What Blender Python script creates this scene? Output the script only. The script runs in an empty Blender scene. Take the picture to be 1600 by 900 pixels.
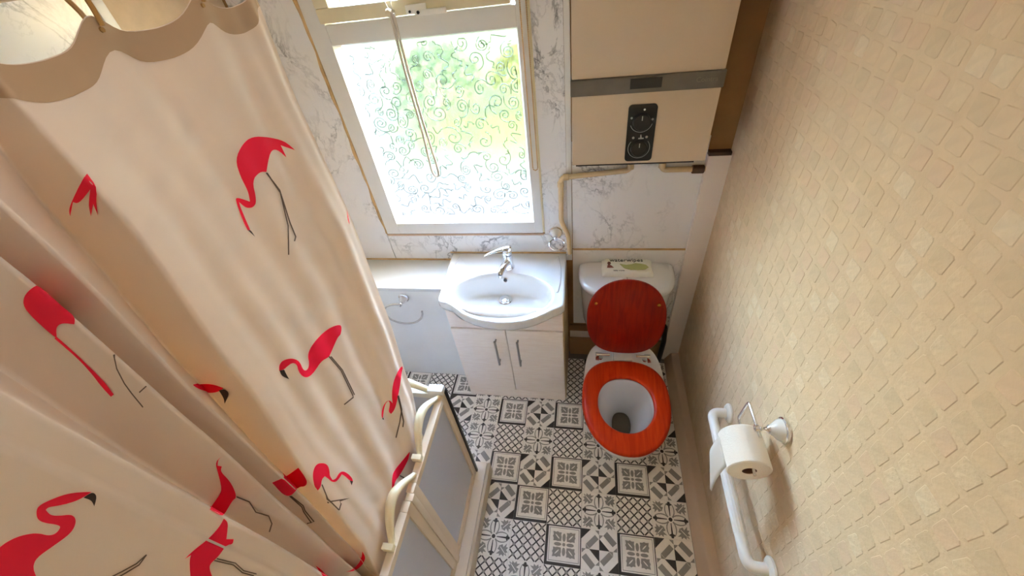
import bpy, bmesh, math, random
from mathutils import Vector, Matrix
from mathutils.geometry import delaunay_2d_cdt
random.seed(7)
scene = bpy.context.scene
COL = scene.collection
PI = math.pi

# ------------------------------------------------------------------ camera
CAM = Vector((0.2985, -1.1754, 1.9537))
FWD = Vector((-0.18087453, 0.71687012, -0.6733362))
RGT = Vector((0.98332342, 0.14501151, -0.10975757))
DWN = Vector((0.01895958, -0.6819596, -0.73114406))
FPX = 625.04
cam_data = bpy.data.cameras.new('camera')
cam_data.sensor_width = 36.0
cam_data.lens = FPX / 1600 * 36
cam_data.clip_start = 0.01
cam = bpy.data.objects.new('camera', cam_data)
COL.objects.link(cam)
cam.matrix_world = Matrix(((RGT.x, -DWN.x, -FWD.x, CAM.x), (RGT.y, -DWN.y, -FWD.y, CAM.y),
                           (RGT.z, -DWN.z, -FWD.z, CAM.z), (0, 0, 0, 1)))
scene.camera = cam

# ------------------------------------------------------------------ sky, sun, daylight, exposure
world = bpy.data.worlds.new('sky')
scene.world = world
world.use_nodes = True
wn = world.node_tree
wbg = wn.nodes['Background']
sky = wn.nodes.new('ShaderNodeTexSky')
sky.sky_type = 'NISHITA'
sky.sun_disc = False
sky.sun_elevation = math.radians(48)
sky.sun_rotation = math.radians(80)
sky.air_density = 1.4
sky.dust_density = 2.5
wn.links.new(sky.outputs[0], wbg.inputs[0])
wbg.inputs[1].default_value = 5.4

sun_data = bpy.data.lights.new('sun', 'SUN')
sun_data.energy = 0.8
sun_data.angle = math.radians(1.5)
sun_data.color = (1.0, 0.95, 0.86)
sun = bpy.data.objects.new('sun', sun_data)
COL.objects.link(sun)
sun.rotation_euler = Vector((-0.62, 0.10, -0.78)).to_track_quat('-Z', 'Y').to_euler()

portal_data = bpy.data.lights.new('window_portal', 'AREA')
portal_data.shape = 'RECTANGLE'
portal_data.size = 0.72
portal_data.size_y = 1.12
portal_data.cycles.is_portal = True
portal = bpy.data.objects.new('window_portal', portal_data)
COL.objects.link(portal)
portal.location = (-0.28, 0.47, 1.45)
portal.rotation_euler = (math.radians(-90), 0, 0)

scene.view_settings.view_transform = 'Standard'
scene.view_settings.look = 'None'
scene.view_settings.gamma = 1.0
scene.view_settings.use_curve_mapping = False
scene.view_settings.exposure = 1.35
FILL_POWER = 4.5
scene.cycles.diffuse_bounces = 8
scene.cycles.max_bounces = 16


# ------------------------------------------------------------------ helpers
def lin(r, g, b):
    def f(c):
        c /= 255.0
        return c / 12.92 if c <= 0.04045 else ((c + 0.055) / 1.055) ** 2.4
    return (f(r), f(g), f(b), 1.0)


def wloc(o):
    v = Vector((0, 0, 0))
    while o is not None:
        v += o.location
        o = o.parent
    return v


def tag(o, label=None, cat=None, group=None, kind=None):
    if label: o['label'] = label
    if cat: o['category'] = cat
    if group: o['group'] = group
    if kind: o['kind'] = kind
    return o


def empty(name, loc, label=None, cat=None, group=None, kind=None, parent=None):
    o = bpy.data.objects.new(name, None)
    o.empty_display_size = 0.05
    COL.objects.link(o)
    o.location = Vector(loc) - (wloc(parent) if parent else Vector((0, 0, 0)))
    o.parent = parent
    return tag(o, label, cat, group, kind)


class G:
    """collects world-space geometry for ONE mesh object"""
    def __init__(self):
        self.v = []
        self.f = []
        self.m = []

    def add(self, vs, fs, m=0):
        k = len(self.v)
        self.v += [tuple(p) for p in vs]
        self.f += [tuple(i + k for i in f) for f in fs]
        self.m += [m] * len(fs)
        return self

    def box(self, a, b, m=0):
        x0, y0, z0 = [min(p, q) for p, q in zip(a, b)]
        x1, y1, z1 = [max(p, q) for p, q in zip(a, b)]
        vs = [(x0, y0, z0), (x1, y0, z0), (x1, y1, z0), (x0, y1, z0), (x0, y0, z1), (x1, y0, z1), (x1, y1, z1), (x0, y1, z1)]
        return self.add(vs, [(0, 3, 2, 1), (4, 5, 6, 7), (0, 1, 5, 4), (1, 2, 6, 5), (2, 3, 7, 6), (3, 0, 4, 7)], m)

    def loft(self, rings, cap0=True, cap1=True, closed=True, m=0):
        n = len(rings[0])
        vs = [p for r in rings for p in r]
        fs = []
        for i in range(len(rings) - 1):
            for j in range(n if closed else n - 1):
                j2 = (j + 1) % n
                fs.append((i * n + j, i * n + j2, (i + 1) * n + j2, (i + 1) * n + j))
        if cap0: fs.append(tuple(reversed(range(n))))
        if cap1: fs.append(tuple((len(rings) - 1) * n + j for j in range(n)))
        return self.add(vs, fs, m)

    def tube(self, path, r, n=10, closed=False, m=0, rb=None):
        """sweep a circle (or an ellipse r x rb) along a path"""
        P = [Vector(p) for p in path]
        N = len(P)
        rr = r if hasattr(r, '__len__') else [r] * N
        T = []
        for i in range(N):
            a = P[(i - 1) % N] if closed or i > 0 else P[i]
            b = P[(i + 1) % N] if closed or i < N - 1 else P[i]
            T.append((b - a).normalized())
        up = Vector((0, 0, 1)) if abs(T[0].z) < 0.9 else Vector((0, 1, 0))
        nrm = (up - T[0] * up.dot(T[0])).normalized()
        rings = []
        for i in range(N):
            nrm = (nrm - T[i] * nrm.dot(T[i])).normalized()
            bi = T[i].cross(nrm)
            k = rr[i]
            kb = k if rb is None else rb
            rings.append([P[i] + nrm * (k * math.cos(2 * PI * j / n)) + bi * (kb * math.sin(2 * PI * j / n)) for j in range(n)])
        if closed:
            rings.append(rings[0])
        return self.loft(rings, not closed, not closed, True, m)

    def lathe(self, prof, base, axis=(0, 0, 1), n=24, m=0):
        """prof: (radius, height) pairs along axis from base"""
        A = Vector(axis).normalized()
        u = A.orthogonal().normalized()
        w = A.cross(u)
        B = Vector(base)
        rings = [[B + A * h + (u * math.cos(2 * PI * j / n) + w * math.sin(2 * PI * j / n)) * max(r, 1e-5) for j in range(n)] for r, h in prof]
        return self.loft(rings, True, True, True, m)

    def build(self, name, mat, parent=None, smooth=False, bevel=0.0, angle=40, segs=2):
        me = bpy.data.meshes.new(name)
        off = wloc(parent) if parent else Vector((0, 0, 0))
        me.from_pydata([(p[0] - off.x, p[1] - off.y, p[2] - off.z) for p in self.v], [], self.f)
        mats = mat if isinstance(mat, (list, tuple)) else [mat]
        for q in mats: me.materials.append(q)
        if len(mats) > 1:
            me.polygons.foreach_set('material_index', self.m)
        bm = bmesh.new()
        bm.from_mesh(me)
        bmesh.ops.remove_doubles(bm, verts=bm.verts, dist=1e-6)
        if bevel:
            es = [e for e in bm.edges if len(e.link_faces) == 2 and e.calc_face_angle(0) > math.radians(30)]
            bmesh.ops.bevel(bm, geom=es, offset=bevel, segments=segs, profile=0.7, affect='EDGES', clamp_overlap=True)
        if smooth or bevel:
            for f in bm.faces: f.smooth = True
            for e in bm.edges:
                if len(e.link_faces) == 2 and e.calc_face_angle(0) > math.radians(angle): e.smooth = False
        bmesh.ops.recalc_face_normals(bm, faces=bm.faces)
        bm.to_mesh(me)
        bm.free()
        o = bpy.data.objects.new(name, me)
        COL.objects.link(o)
        o.parent = parent
        return o


def arc(cx, cy, r, a0, a1, n):
    return [(cx + r * math.cos(math.radians(a0 + (a1 - a0) * i / n)), cy + r * math.sin(math.radians(a0 + (a1 - a0) * i / n))) for i in range(n + 1)]


def round_path(pts, r, n=6):
    """round the corners of a 3D polyline"""
    P = [Vector(p) for p in pts]
    out = [P[0]]
    for i in range(1, len(P) - 1):
        a = (P[i - 1] - P[i]); b = (P[i + 1] - P[i])
        k = min(r, a.length * .49, b.length * .49)
        p0 = P[i] + a.normalized() * k; p1 = P[i] + b.normalized() * k
        for j in range(n + 1):
            t = j / n
            out.append(p0 * (1 - t) ** 2 + P[i] * 2 * t * (1 - t) + p1 * t * t)
    out.append(P[-1])
    return out


def catmull(pts, n):
    P = [Vector(p) for p in pts]
    out = []
    for i in range(len(P) - 1):
        p0 = P[max(i - 1, 0)]; p1 = P[i]; p2 = P[i + 1]; p3 = P[min(i + 2, len(P) - 1)]
        for j in range(n):
            t = j / n
            out.append(0.5 * ((2 * p1) + (p2 - p0) * t + (2 * p0 - 5 * p1 + 4 * p2 - p3) * t * t + (3 * p1 - p0 - 3 * p2 + p3) * t ** 3))
    out.append(P[-1])
    return out


# ------------------------------------------------------------------ materials
MATS = {}


def mat(name, col, rough=0.5, metal=0.0, spec=0.5, coat=0.0, bump=0.0, bump_scale=80.0, vary=0.0, vary_scale=6.0, stretch=None):
    if name in MATS: return MATS[name]
    m = bpy.data.materials.new(name)
    m.use_nodes = True
    nt = m.node_tree
    b = nt.nodes['Principled BSDF']
    b.inputs['Base Color'].default_value = col
    b.inputs['Roughness'].default_value = rough
    b.inputs['Metallic'].default_value = metal
    b.inputs['Specular IOR Level'].default_value = spec
    b.inputs['Coat Weight'].default_value = coat
    tc = nt.nodes.new('ShaderNodeTexCoord')
    src = tc.outputs['Object']
    if stretch:
        mp = nt.nodes.new('ShaderNodeMapping')
        mp.inputs['Scale'].default_value = stretch
        nt.links.new(src, mp.inputs[0]); src = mp.outputs[0]
    if vary:
        nz = nt.nodes.new('ShaderNodeTexNoise')
        nz.inputs['Scale'].default_value = vary_scale
        nz.inputs['Detail'].default_value = 5
        nt.links.new(src, nz.inputs['Vector'])
        rp = nt.nodes.new('ShaderNodeValToRGB')
        rp.color_ramp.elements[0].position = .3
        rp.color_ramp.elements[1].position = .7
        rp.color_ramp.elements[0].color = tuple(c * (1 - vary) for c in col[:3]) + (1,)
        rp.color_ramp.elements[1].color = tuple(min(1, c * (1 + vary)) for c in col[:3]) + (1,)
        nt.links.new(nz.outputs[0], rp.inputs[0])
        nt.links.new(rp.outputs[0], b.inputs['Base Color'])
    if bump:
        nz = nt.nodes.new('ShaderNodeTexNoise')
        nz.inputs['Scale'].default_value = bump_scale
        nz.inputs['Detail'].default_value = 4
        nt.links.new(src, nz.inputs['Vector'])
        bp = nt.nodes.new('ShaderNodeBump')
        bp.inputs['Strength'].default_value = bump
        bp.inputs['Distance'].default_value = 0.003
        nt.links.new(nz.outputs[0], bp.inputs['Height'])
        nt.links.new(bp.outputs[0], b.inputs['Normal'])
    MATS[name] = m
    return m


def marble(name, base, vein, scale, rough=0.22):
    m = bpy.data.materials.new(name)
    m.use_nodes = True
    nt = m.node_tree
    b = nt.nodes['Principled BSDF']
    b.inputs['Roughness'].default_value = rough
    tc = nt.nodes.new('ShaderNodeTexCoord')
    mp = nt.nodes.new('ShaderNodeMapping')
    mp.inputs['Scale'].default_value = (1.0, 1.0, 0.75)
    mp.inputs['Rotation'].default_value = (0.3, 0.5, 0.2)
    nt.links.new(tc.outputs['Object'], mp.inputs[0])

    def vein_mask(sc, width, seed):
        n = nt.nodes.new('ShaderNodeTexNoise')
        n.noise_dimensions = '4D'
        n.inputs['W'].default_value = seed
        n.inputs['Scale'].default_value = sc
        n.inputs['Detail'].default_value = 7
        n.inputs['Roughness'].default_value = 0.62
        n.inputs['Distortion'].default_value = 0.6
        nt.links.new(mp.outputs[0], n.inputs['Vector'])
        s = nt.nodes.new('ShaderNodeMath'); s.operation = 'SUBTRACT'; s.inputs[1].default_value = 0.5
        a = nt.nodes.new('ShaderNodeMath'); a.operation = 'ABSOLUTE'
        r = nt.nodes.new('ShaderNodeMapRange')
        r.inputs['From Min'].default_value = 0.0
        r.inputs['From Max'].default_value = width
        r.inputs['To Min'].default_value = 1.0
        r.inputs['To Max'].default_value = 0.0
        nt.links.new(n.outputs[0], s.inputs[0]); nt.links.new(s.outputs[0], a.inputs[0]); nt.links.new(a.outputs[0], r.inputs['Value'])
        return r.outputs[0]
    v1 = vein_mask(scale, 0.024, 1.3)
    v2 = vein_mask(scale * 2.3, 0.024, 5.1)
    cl = nt.nodes.new('ShaderNodeTexNoise')
    cl.inputs['Scale'].default_value = scale * 0.8
    nt.links.new(mp.outputs[0], cl.inputs['Vector'])
    cr = nt.nodes.new('ShaderNodeMapRange')
    cr.inputs['From Min'].default_value = 0.40; cr.inputs['From Max'].default_value = 0.68
    nt.links.new(cl.outputs[0], cr.inputs['Value'])
    ad = nt.nodes.new('ShaderNodeMath'); ad.operation = 'MULTIPLY_ADD'; ad.inputs[1].default_value = 0.45
    nt.links.new(v2, ad.inputs[0]); nt.links.new(v1, ad.inputs[2])
    mu = nt.nodes.new('ShaderNodeMath'); mu.operation = 'MULTIPLY'
    nt.links.new(ad.outputs[0], mu.inputs[0]); nt.links.new(cr.outputs[0], mu.inputs[1])
    mx = nt.nodes.new('ShaderNodeMix'); mx.data_type = 'RGBA'; mx.clamp_factor = True
    mx.inputs['A'].default_value = base
    mx.inputs['B'].default_value = vein
    nt.links.new(mu.outputs[0], mx.inputs['Factor'])
    nt.links.new(mx.outputs['Result'], b.inputs['Base Color'])
    MATS[name] = m
    return m


def wood(name, c0, c1, rough, coat, scale=(14, 1.2, 14), lo=.3, hi=.7):
    m = bpy.data.materials.new(name)
    m.use_nodes = True
    nt = m.node_tree
    b = nt.nodes['Principled BSDF']
    b.inputs['Roughness'].default_value = rough
    b.inputs['Coat Weight'].default_value = coat
    b.inputs['Coat Roughness'].default_value = 0.08
    b.inputs['Specular IOR Level'].default_value = 0.5 if coat == 0 else 0.14
    tc = nt.nodes.new('ShaderNodeTexCoord')
    mp = nt.nodes.new('ShaderNodeMapping')
    mp.inputs['Scale'].default_value = scale
    nt.links.new(tc.outputs['Object'], mp.inputs[0])
    n = nt.nodes.new('ShaderNodeTexNoise')
    n.inputs['Scale'].default_value = 4
    n.inputs['Detail'].default_value = 8
    n.inputs['Distortion'].default_value = 0.8
    nt.links.new(mp.outputs[0], n.inputs['Vector'])
    r = nt.nodes.new('ShaderNodeValToRGB')
    r.color_ramp.elements[0].position = lo
    r.color_ramp.elements[1].position = hi
    r.color_ramp.elements[0].color = c0
    r.color_ramp.elements[1].color = c1
    nt.links.new(n.outputs[0], r.inputs[0])
    nt.links.new(r.outputs[0], b.inputs['Base Color'])
    MATS[name] = m
    return m


def cloth(name, col, trans, rough=0.9, tcol=None):
    """thin fabric: diffuse + translucent"""
    m = bpy.data.materials.new(name)
    m.use_nodes = True
    nt = m.node_tree
    nt.nodes.remove(nt.nodes['Principled BSDF'])
    out = nt.nodes['Material Output']
    d = nt.nodes.new('ShaderNodeBsdfDiffuse'); d.inputs[0].default_value = col
    t = nt.nodes.new('ShaderNodeBsdfTranslucent'); t.inputs[0].default_value = tcol or col
    g = nt.nodes.new('ShaderNodeBsdfGlossy'); g.inputs['Roughness'].default_value = 0.45
    mx = nt.nodes.new('ShaderNodeMixShader'); mx.inputs[0].default_value = trans
    m2 = nt.nodes.new('ShaderNodeMixShader'); m2.inputs[0].default_value = 0.03
    nt.links.new(d.outputs[0], mx.inputs[1]); nt.links.new(t.outputs[0], mx.inputs[2])
    nt.links.new(mx.outputs[0], m2.inputs[1]); nt.links.new(g.outputs[0], m2.inputs[2])
    nt.links.new(m2.outputs[0], out.inputs[0])
    tc = nt.nodes.new('ShaderNodeTexCoord')
    n = nt.nodes.new('ShaderNodeTexNoise'); n.inputs['Scale'].default_value = 9; n.inputs['Detail'].default_value = 3
    nt.links.new(tc.outputs['Object'], n.inputs['Vector'])
    bp = nt.nodes.new('ShaderNodeBump'); bp.inputs['Strength'].default_value = 0.25; bp.inputs['Distance'].default_value = 0.01
    nt.links.new(n.outputs[0], bp.inputs['Height'])
    nt.links.new(bp.outputs[0], d.inputs['Normal'])
    MATS[name] = m
    return m


def glass(name, tcol, clear, rough, haze=0.12, bump=0.0, scale=40):
    """textured glazing: part clear, part rough refraction, a little surface scatter"""
    m = bpy.data.materials.new(name)
    m.use_nodes = True
    nt = m.node_tree
    nt.nodes.remove(nt.nodes['Principled BSDF'])
    out = nt.nodes['Material Output']
    t = nt.nodes.new('ShaderNodeBsdfTransparent'); t.inputs[0].default_value = tcol
    r = nt.nodes.new('ShaderNodeBsdfRefraction'); r.inputs['Roughness'].default_value = rough; r.inputs['IOR'].default_value = 1.12
    r.inputs['Color'].default_value = tcol
    s = nt.nodes.new('ShaderNodeBsdfTranslucent'); s.inputs[0].default_value = tcol
    g = nt.nodes.new('ShaderNodeBsdfGlossy'); g.inputs['Roughness'].default_value = 0.15
    a = nt.nodes.new('ShaderNodeMixShader'); a.inputs[0].default_value = 1 - clear
    b = nt.nodes.new('ShaderNodeMixShader'); b.inputs[0].default_value = haze
    c = nt.nodes.new('ShaderNodeMixShader'); c.inputs[0].default_value = 0.05
    nt.links.new(t.outputs[0], a.inputs[1]); nt.links.new(r.outputs[0], a.inputs[2])
    nt.links.new(a.outputs[0], b.inputs[1]); nt.links.new(s.outputs[0], b.inputs[2])
    nt.links.new(b.outputs[0], c.inputs[1]); nt.links.new(g.outputs[0], c.inputs[2])
    nt.links.new(c.outputs[0], out.inputs[0])
    if bump:
        tc = nt.nodes.new('ShaderNodeTexCoord')
        n = nt.nodes.new('ShaderNodeTexNoise'); n.inputs['Scale'].default_value = scale; n.inputs['Detail'].default_value = 2
        nt.links.new(tc.outputs['Object'], n.inputs['Vector'])
        bp = nt.nodes.new('ShaderNodeBump'); bp.inputs['Strength'].default_value = bump; bp.inputs['Distance'].default_value = 0.01
        nt.links.new(n.outputs[0], bp.inputs['Height'])
        for q in (r, s, g): nt.links.new(bp.outputs[0], q.inputs['Normal'])
    MATS[name] = m
    return m


M_marble = marble('marble_cladding', lin(234, 233, 234), lin(138, 138, 142), 6.0)
M_pvc = mat('white_upvc', lin(226, 224, 220), 0.3)
M_pvc_old = mat('yellowed_upvc', lin(222, 210, 176), 0.35, vary=.08, vary_scale=8)
M_seal = mat('aged_sealant', lin(196, 160, 108), 0.7, vary=.2, vary_scale=20)
M_white = mat('white_laminate', lin(214, 217, 217), 0.35)
M_greywhite = mat('pale_grey_board', lin(238, 240, 238), 0.5, vary=.03)
M_ceramic = mat('white_ceramic', lin(224, 224, 223), 0.08, coat=0.5)
M_cream = wood('cream_wood_foil', lin(250, 241, 232), lin(243, 231, 220), 0.4, 0.0, (3, 3, 22))
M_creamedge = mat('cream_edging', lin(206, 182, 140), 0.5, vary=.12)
M_chrome = mat('chrome', (0.82, 0.82, 0.83, 1), 0.08, metal=1.0)
M_steel = mat('brushed_steel', (0.5, 0.49, 0.47, 1), 0.3, metal=1.0)
M_mahog = wood('mahogany_varnish', (.19, .006, .001, 1), (.30, .015, .002, 1), 0.32, 0.06, (16, 1.4, 2))
M_seat_lit = wood('lit_seat_wood', (.36, .016, .0015, 1), (.52, .040, .004, 1), 0.32, 0.06, (16, 1.4, 2))  # lid's wood again, lightened to paint in the light on the seat
M_brass = mat('brass', lin(190, 140, 60), 0.25, metal=1.0)
M_tile_c = mat('vinyl_cream', lin(246, 241, 235), 0.38, vary=.03, vary_scale=30)
M_tile_g = mat('vinyl_grey', lin(150, 146, 140), 0.38, vary=.04, vary_scale=40)
M_tile_d = mat('vinyl_charcoal', lin(58, 52, 50), 0.38, vary=.06, vary_scale=40)
M_joint = mat('vinyl_joint', lin(120, 112, 105), 0.5)
M_plaster = mat('beige_wallpaper_ground', lin(208, 184, 152), 0.75, bump=.25, bump_scale=160, vary=.05, vary_scale=25)
TONES = [mat('wallpaper_block_sand', lin(209, 185, 153), 0.75, bump=.15, bump_scale=200, vary=.04, vary_scale=40),
         mat('wallpaper_block_straw', lin(211, 188, 156), 0.75, bump=.4, bump_scale=150, vary=.04, vary_scale=60),
         mat('wallpaper_block_blush', lin(209, 182, 152), 0.75, bump=.15, bump_scale=220, vary=.04, vary_scale=40),
         mat('wallpaper_block_oat', lin(203, 180, 148), 0.75, bump=.2, bump_scale=180, vary=.04, vary_scale=50),
         mat('wallpaper_block_pale', lin(213, 193, 163), 0.75, bump=.45, bump_scale=120, vary=.05, vary_scale=70)]
M_ceil = mat('ceiling_white', lin(222, 212, 196), 0.8)
M_tan = mat('tan_painted_board', lin(150, 112, 66), 0.6, vary=.15, vary_scale=9)
M_boxing = mat('pipe_boxing_white', lin(234, 224, 216), 0.45)
M_heater = mat('heater_enamel', lin(206, 186, 160), 0.4, vary=.02)
M_strip = mat('heater_strip_grey', lin(104, 96, 84), 0.5, vary=.08, vary_scale=30)
M_black = mat('black_plastic', lin(18, 16, 16), 0.35)
M_print = mat('pale_grey_print', lin(170, 170, 170), 0.5)
M_pipe = mat('cream_painted_pipe', lin(212, 186, 144), 0.45, vary=.1, vary_scale=14)
M_screenframe = mat('cream_screen_frame', lin(226, 208, 184), 0.4, vary=.03)
M_handle = mat('ivory_grab_handle', lin(236, 224, 192), 0.3)
M_screenpane = mat('obscured_grey_panel', lin(196, 199, 212), 0.35, bump=.2, bump_scale=300)
M_tray = mat('shower_tray_acrylic', lin(232, 222, 208), 0.25)
M_trayside = mat('shower_tray_side', lin(206, 190, 166), 0.5, vary=.06)
M_curtain = cloth('curtain_polyester', lin(232, 222, 216), 0.17, tcol=lin(214, 160, 104))
M_hem = cloth('curtain_double_hem', lin(186, 160, 134), 0.08)
M_flam = cloth('flamingo_pink_print', lin(252, 36, 78), 0.30, tcol=lin(240, 14, 36))
M_leg = cloth('flamingo_leg_print', lin(112, 96, 88), 0.3)
M_beak = cloth('flamingo_beak_print', lin(72, 62, 60), 0.3)
M_paper = mat('toilet_paper', lin(244, 236, 224), 0.9, bump=.3, bump_scale=260)
M_plastic = mat('white_plastic', lin(240, 236, 228), 0.28)
M_hook = mat('tan_plastic_hook', lin(170, 132, 78), 0.4)
M_cord = mat('grey_white_cord', lin(198, 186, 170), 0.8)
M_water = mat('toilet_water', lin(84, 80, 70), 0.05)
M_pane = glass('obscure_glass', (.96, .97, .96, 1), 0.22, 0.16, 0.0, bump=.35, scale=22)
M_relief = glass('obscure_glass_relief', (.42, .45, .43, 1), 0.75, 0.2, 0.03)
M_skirt = mat('skirting_beige', lin(206, 182, 158), 0.5, vary=.05)

# ================================================================== SETTING
XL, XR, YB, YF, ZC = -0.95, 0.82, 0.356, -1.9, 2.08
WX0, WX1, WZ0, WZ1 = -0.675, 0.10, 0.878, 2.02      # window opening in the back wall

# ---- floor: printed vinyl tiles
floor = G().box((XL, YF, -0.05), (XR, YB, -0.004)).build('floor', M_joint)
tag(floor, 'patterned black, grey and cream vinyl tile floor', 'floor', kind='structure')
TS = 0.15


def strip_poly(p, q, w):
    (x0, y0), (x1, y1) = p, q
    d = math.hypot(x1 - x0, y1 - y0)
    nx, ny = -(y1 - y0) / d * w / 2, (x1 - x0) / d * w / 2
    return [(x0 + nx, y0 + ny), (x1 + nx, y1 + ny), (x1 - nx, y1 - ny), (x0 - nx, y0 - ny)]


def ell(cx, cy, a, b, rot=0, n=12):
    c, s = math.cos(rot), math.sin(rot)
    return [(cx + a * math.cos(t) * c - b * math.sin(t) * s, cy + a * math.cos(t) * s + b * math.sin(t) * c) for t in [2 * PI * i / n for i in range(n)]]


def rect(x0, y0, x1, y1):
    return [(x0, y0), (x1, y0), (x1, y1), (x0, y1)]


def rot4(poly):
    out = []
    for k in range(4):
        c, s = [(1, 0), (0, 1), (-1, 0), (0, -1)][k]
        out.append([(.5 + (x - .5) * c - (y - .5) * s, .5 + (x - .5) * s + (y - .5) * c) for x, y in poly])
    return out


CR, GY, DK = 0, 1, 2


def tile_lattice():
    L = []
    for m in range(1, 8):
        c = .25 * m
        e = .012
        if c <= 1:
            L.append((1, DK, strip_poly((e, c - e), (c - e, e), .04)))
            L.append((1, DK, strip_poly((1 - e, c - e), (1 - c + e, e), .04)))
        else:
            L.append((1, DK, strip_poly((c - 1 + e, 1 - e), (1 - e, c - 1 + e), .04)))
            L.append((1, DK, strip_poly((2 - c - e, 1 - e), (e, c - 1 + e), .04)))
    for a in range(4):
        for b in range(4):
            x, y = .125 + .25 * a, .125 + .25 * b
            L.append((2, GY, [(x - .055, y), (x, y - .055), (x + .055, y), (x, y + .055)]))
    return CR, L


def tile_frame():
    L = [(1, CR, rect(.075, .035, .975, .925)), (2, GY, rect(.105, .065, .945, .895)), (3, CR, rect(.12, .08, .93, .88))]
    cx, cy = .525, .48
    for k in range(4):
        a = k * PI / 2
        L.append((4, GY, ell(cx + .175 * math.cos(a), cy + .175 * math.sin(a), .105, .046, a)))
        d = a + PI / 4
        ux, uy = math.cos(a), math.sin(a)
        vx, vy = -math.sin(a), math.cos(a)

        def q(u, v): return (cx + ux * u + vx * v, cy + uy * u + vy * v)
        L.append((4, GY, [q(.08, .08), q(.19, .07), q(.23, .085), q(.30, .075), q(.295, .14), q(.32, .19), q(.30, .23), q(.315, .315), q(.23, .30), q(.19, .32), q(.14, .295), q(.075, .30), q(.085, .23), q(.07, .19)]))
        mx, my = q(.19, .19)
        L.append((5, CR, ell(mx, my, .085, .016, d, 8)))
    L.append((5, GY, ell(cx, cy, .045, .045, 0, 10)))
    return DK, L


def tile_pinwheel():
    L = []
    q = .27
    L.append((1, DK, [(0, 0), (q, 0), (0, q)]))
    L.append((1, DK, [(1, 1), (1 - q, 1), (1, 1 - q)]))
    # double bands across the four corners
    for k, (co, ci) in enumerate([(CR, GY), (GY, CR), (CR, GY), (GY, CR)]):
        def r(x, y):
            for _ in range(k): x, y = 1 - y, x
            return (x, y)
        L.append((2, co, [r(.02, q + .01), r(q + .01, .02), r(.385, .135), r(.135, .385)]))
        L.append((3, ci, [r(.135, .385), r(.385, .135), r(.49, .24), r(.24, .49)]))
        # little triangles at the edge middles
        L.append((3, GY, [r(.39, .02), r(.5, .02), r(.5, .13)]))
        L.append((3, GY, [r(.5, .24), r(.5, .13), r(.61, .13)]))
    L.append((4, CR, [(.5, .22), (.78, .5), (.5, .78), (.22, .5)]))
    L.append((5, DK, [(.5, .5), (.5, .22), (.78, .5)]))
    L.append((5, DK, [(.5, .5), (.5, .78), (.22, .5)]))
    return CR, L


def tile_cross():
    L = []
    for k in range(4):
        a = k * PI / 2
        ux, uy = math.cos(a), math.sin(a)
        vx, vy = -uy, ux

        def q(u, v): return (.5 + ux * u + vx * v, .5 + uy * u + vy * v)
        # corner leaf fan
        L.append((1, GY, [q(.20, .22), q(.30, .17), q(.33, .24), q(.42, .14), q(.41, .23), q(.47, .24), q(.42, .30), q(.47, .36), q(.41, .37), q(.45, .45), q(.37, .41), q(.36, .47), q(.30, .42), q(.24, .47), q(.23, .41), q(.14, .42), q(.24, .33), q(.17, .30), q(.22, .20)]))
        L.append((2, CR, ell(*q(.32, .32), .14, .012, a + PI / 4, 8)))
        # petal: grey outline, cream fill
        L.append((3, GY, ell(*q(.24, 0), .215, .142, a, 16)))
        L.append((4, CR, ell(*q(.25, 0), .195, .112, a, 16)))
        # spoke and fleur
        L.append((5, DK, [q(.09, .010), q(.40, .024), q(.40, -.024), q(.09, -.010)]))
        L.append((6, DK, [q(.36, .01), q(.385, .065), q(.41, .09), q(.42, .04), q(.47, .03), q(.48, 0), q(.47, -.03), q(.42, -.04), q(.41, -.09), q(.385, -.065), q(.36, -.01)]))
    L.append((7, CR, ell(.5, .5, .085, .085)))
    L.append((8, DK, ell(.5, .5, .055, .055)))
    return CR, L


def tile_mesh(name, kind):
    base, layers = kind
    me = bpy.data.meshes.new(name)
    vs, fs, mi = [], [], []
    g = .003
    lo, hi = g * TS, TS - g * TS

    def put(poly, z, m):
        k = len(vs)
        for x, y in poly:
            vs.append((min(max(x * TS, lo), hi), -min(max(y * TS, lo), hi), z))
        fs.append(tuple(range(k, k + len(poly))))
        mi.append(m)
    k = 0
    vs += [(lo, -lo, -.004), (hi, -lo, -.004), (hi, -hi, -.004), (lo, -hi, -.004), (lo, -lo, 0), (hi, -lo, 0), (hi, -hi, 0), (lo, -hi, 0)]
    for f in [(4, 5, 6, 7), (0, 1, 5, 4), (1, 2, 6, 5), (2, 3, 7, 6), (3, 0, 4, 7)]:
        fs.append(f); mi.append(base)
    for lay, c, poly in layers:
        put(poly, .00006 * lay, c)
    me.from_pydata(vs, [], fs)
    for q in (M_tile_c, M_tile_g, M_tile_d): me.materials.append(q)
    me.polygons.foreach_set('material_index', mi)
    bm = bmesh.new(); bm.from_mesh(me)
    for f in bm.faces:
        f.normal_update()
        if abs(f.normal.z) > .5 and f.normal.z < 0: f.normal_flip()
    bmesh.ops.triangulate(bm, faces=[f for f in bm.faces if len(f.verts) > 4])
    bm.to_mesh(me); bm.free()
    return me


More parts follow.
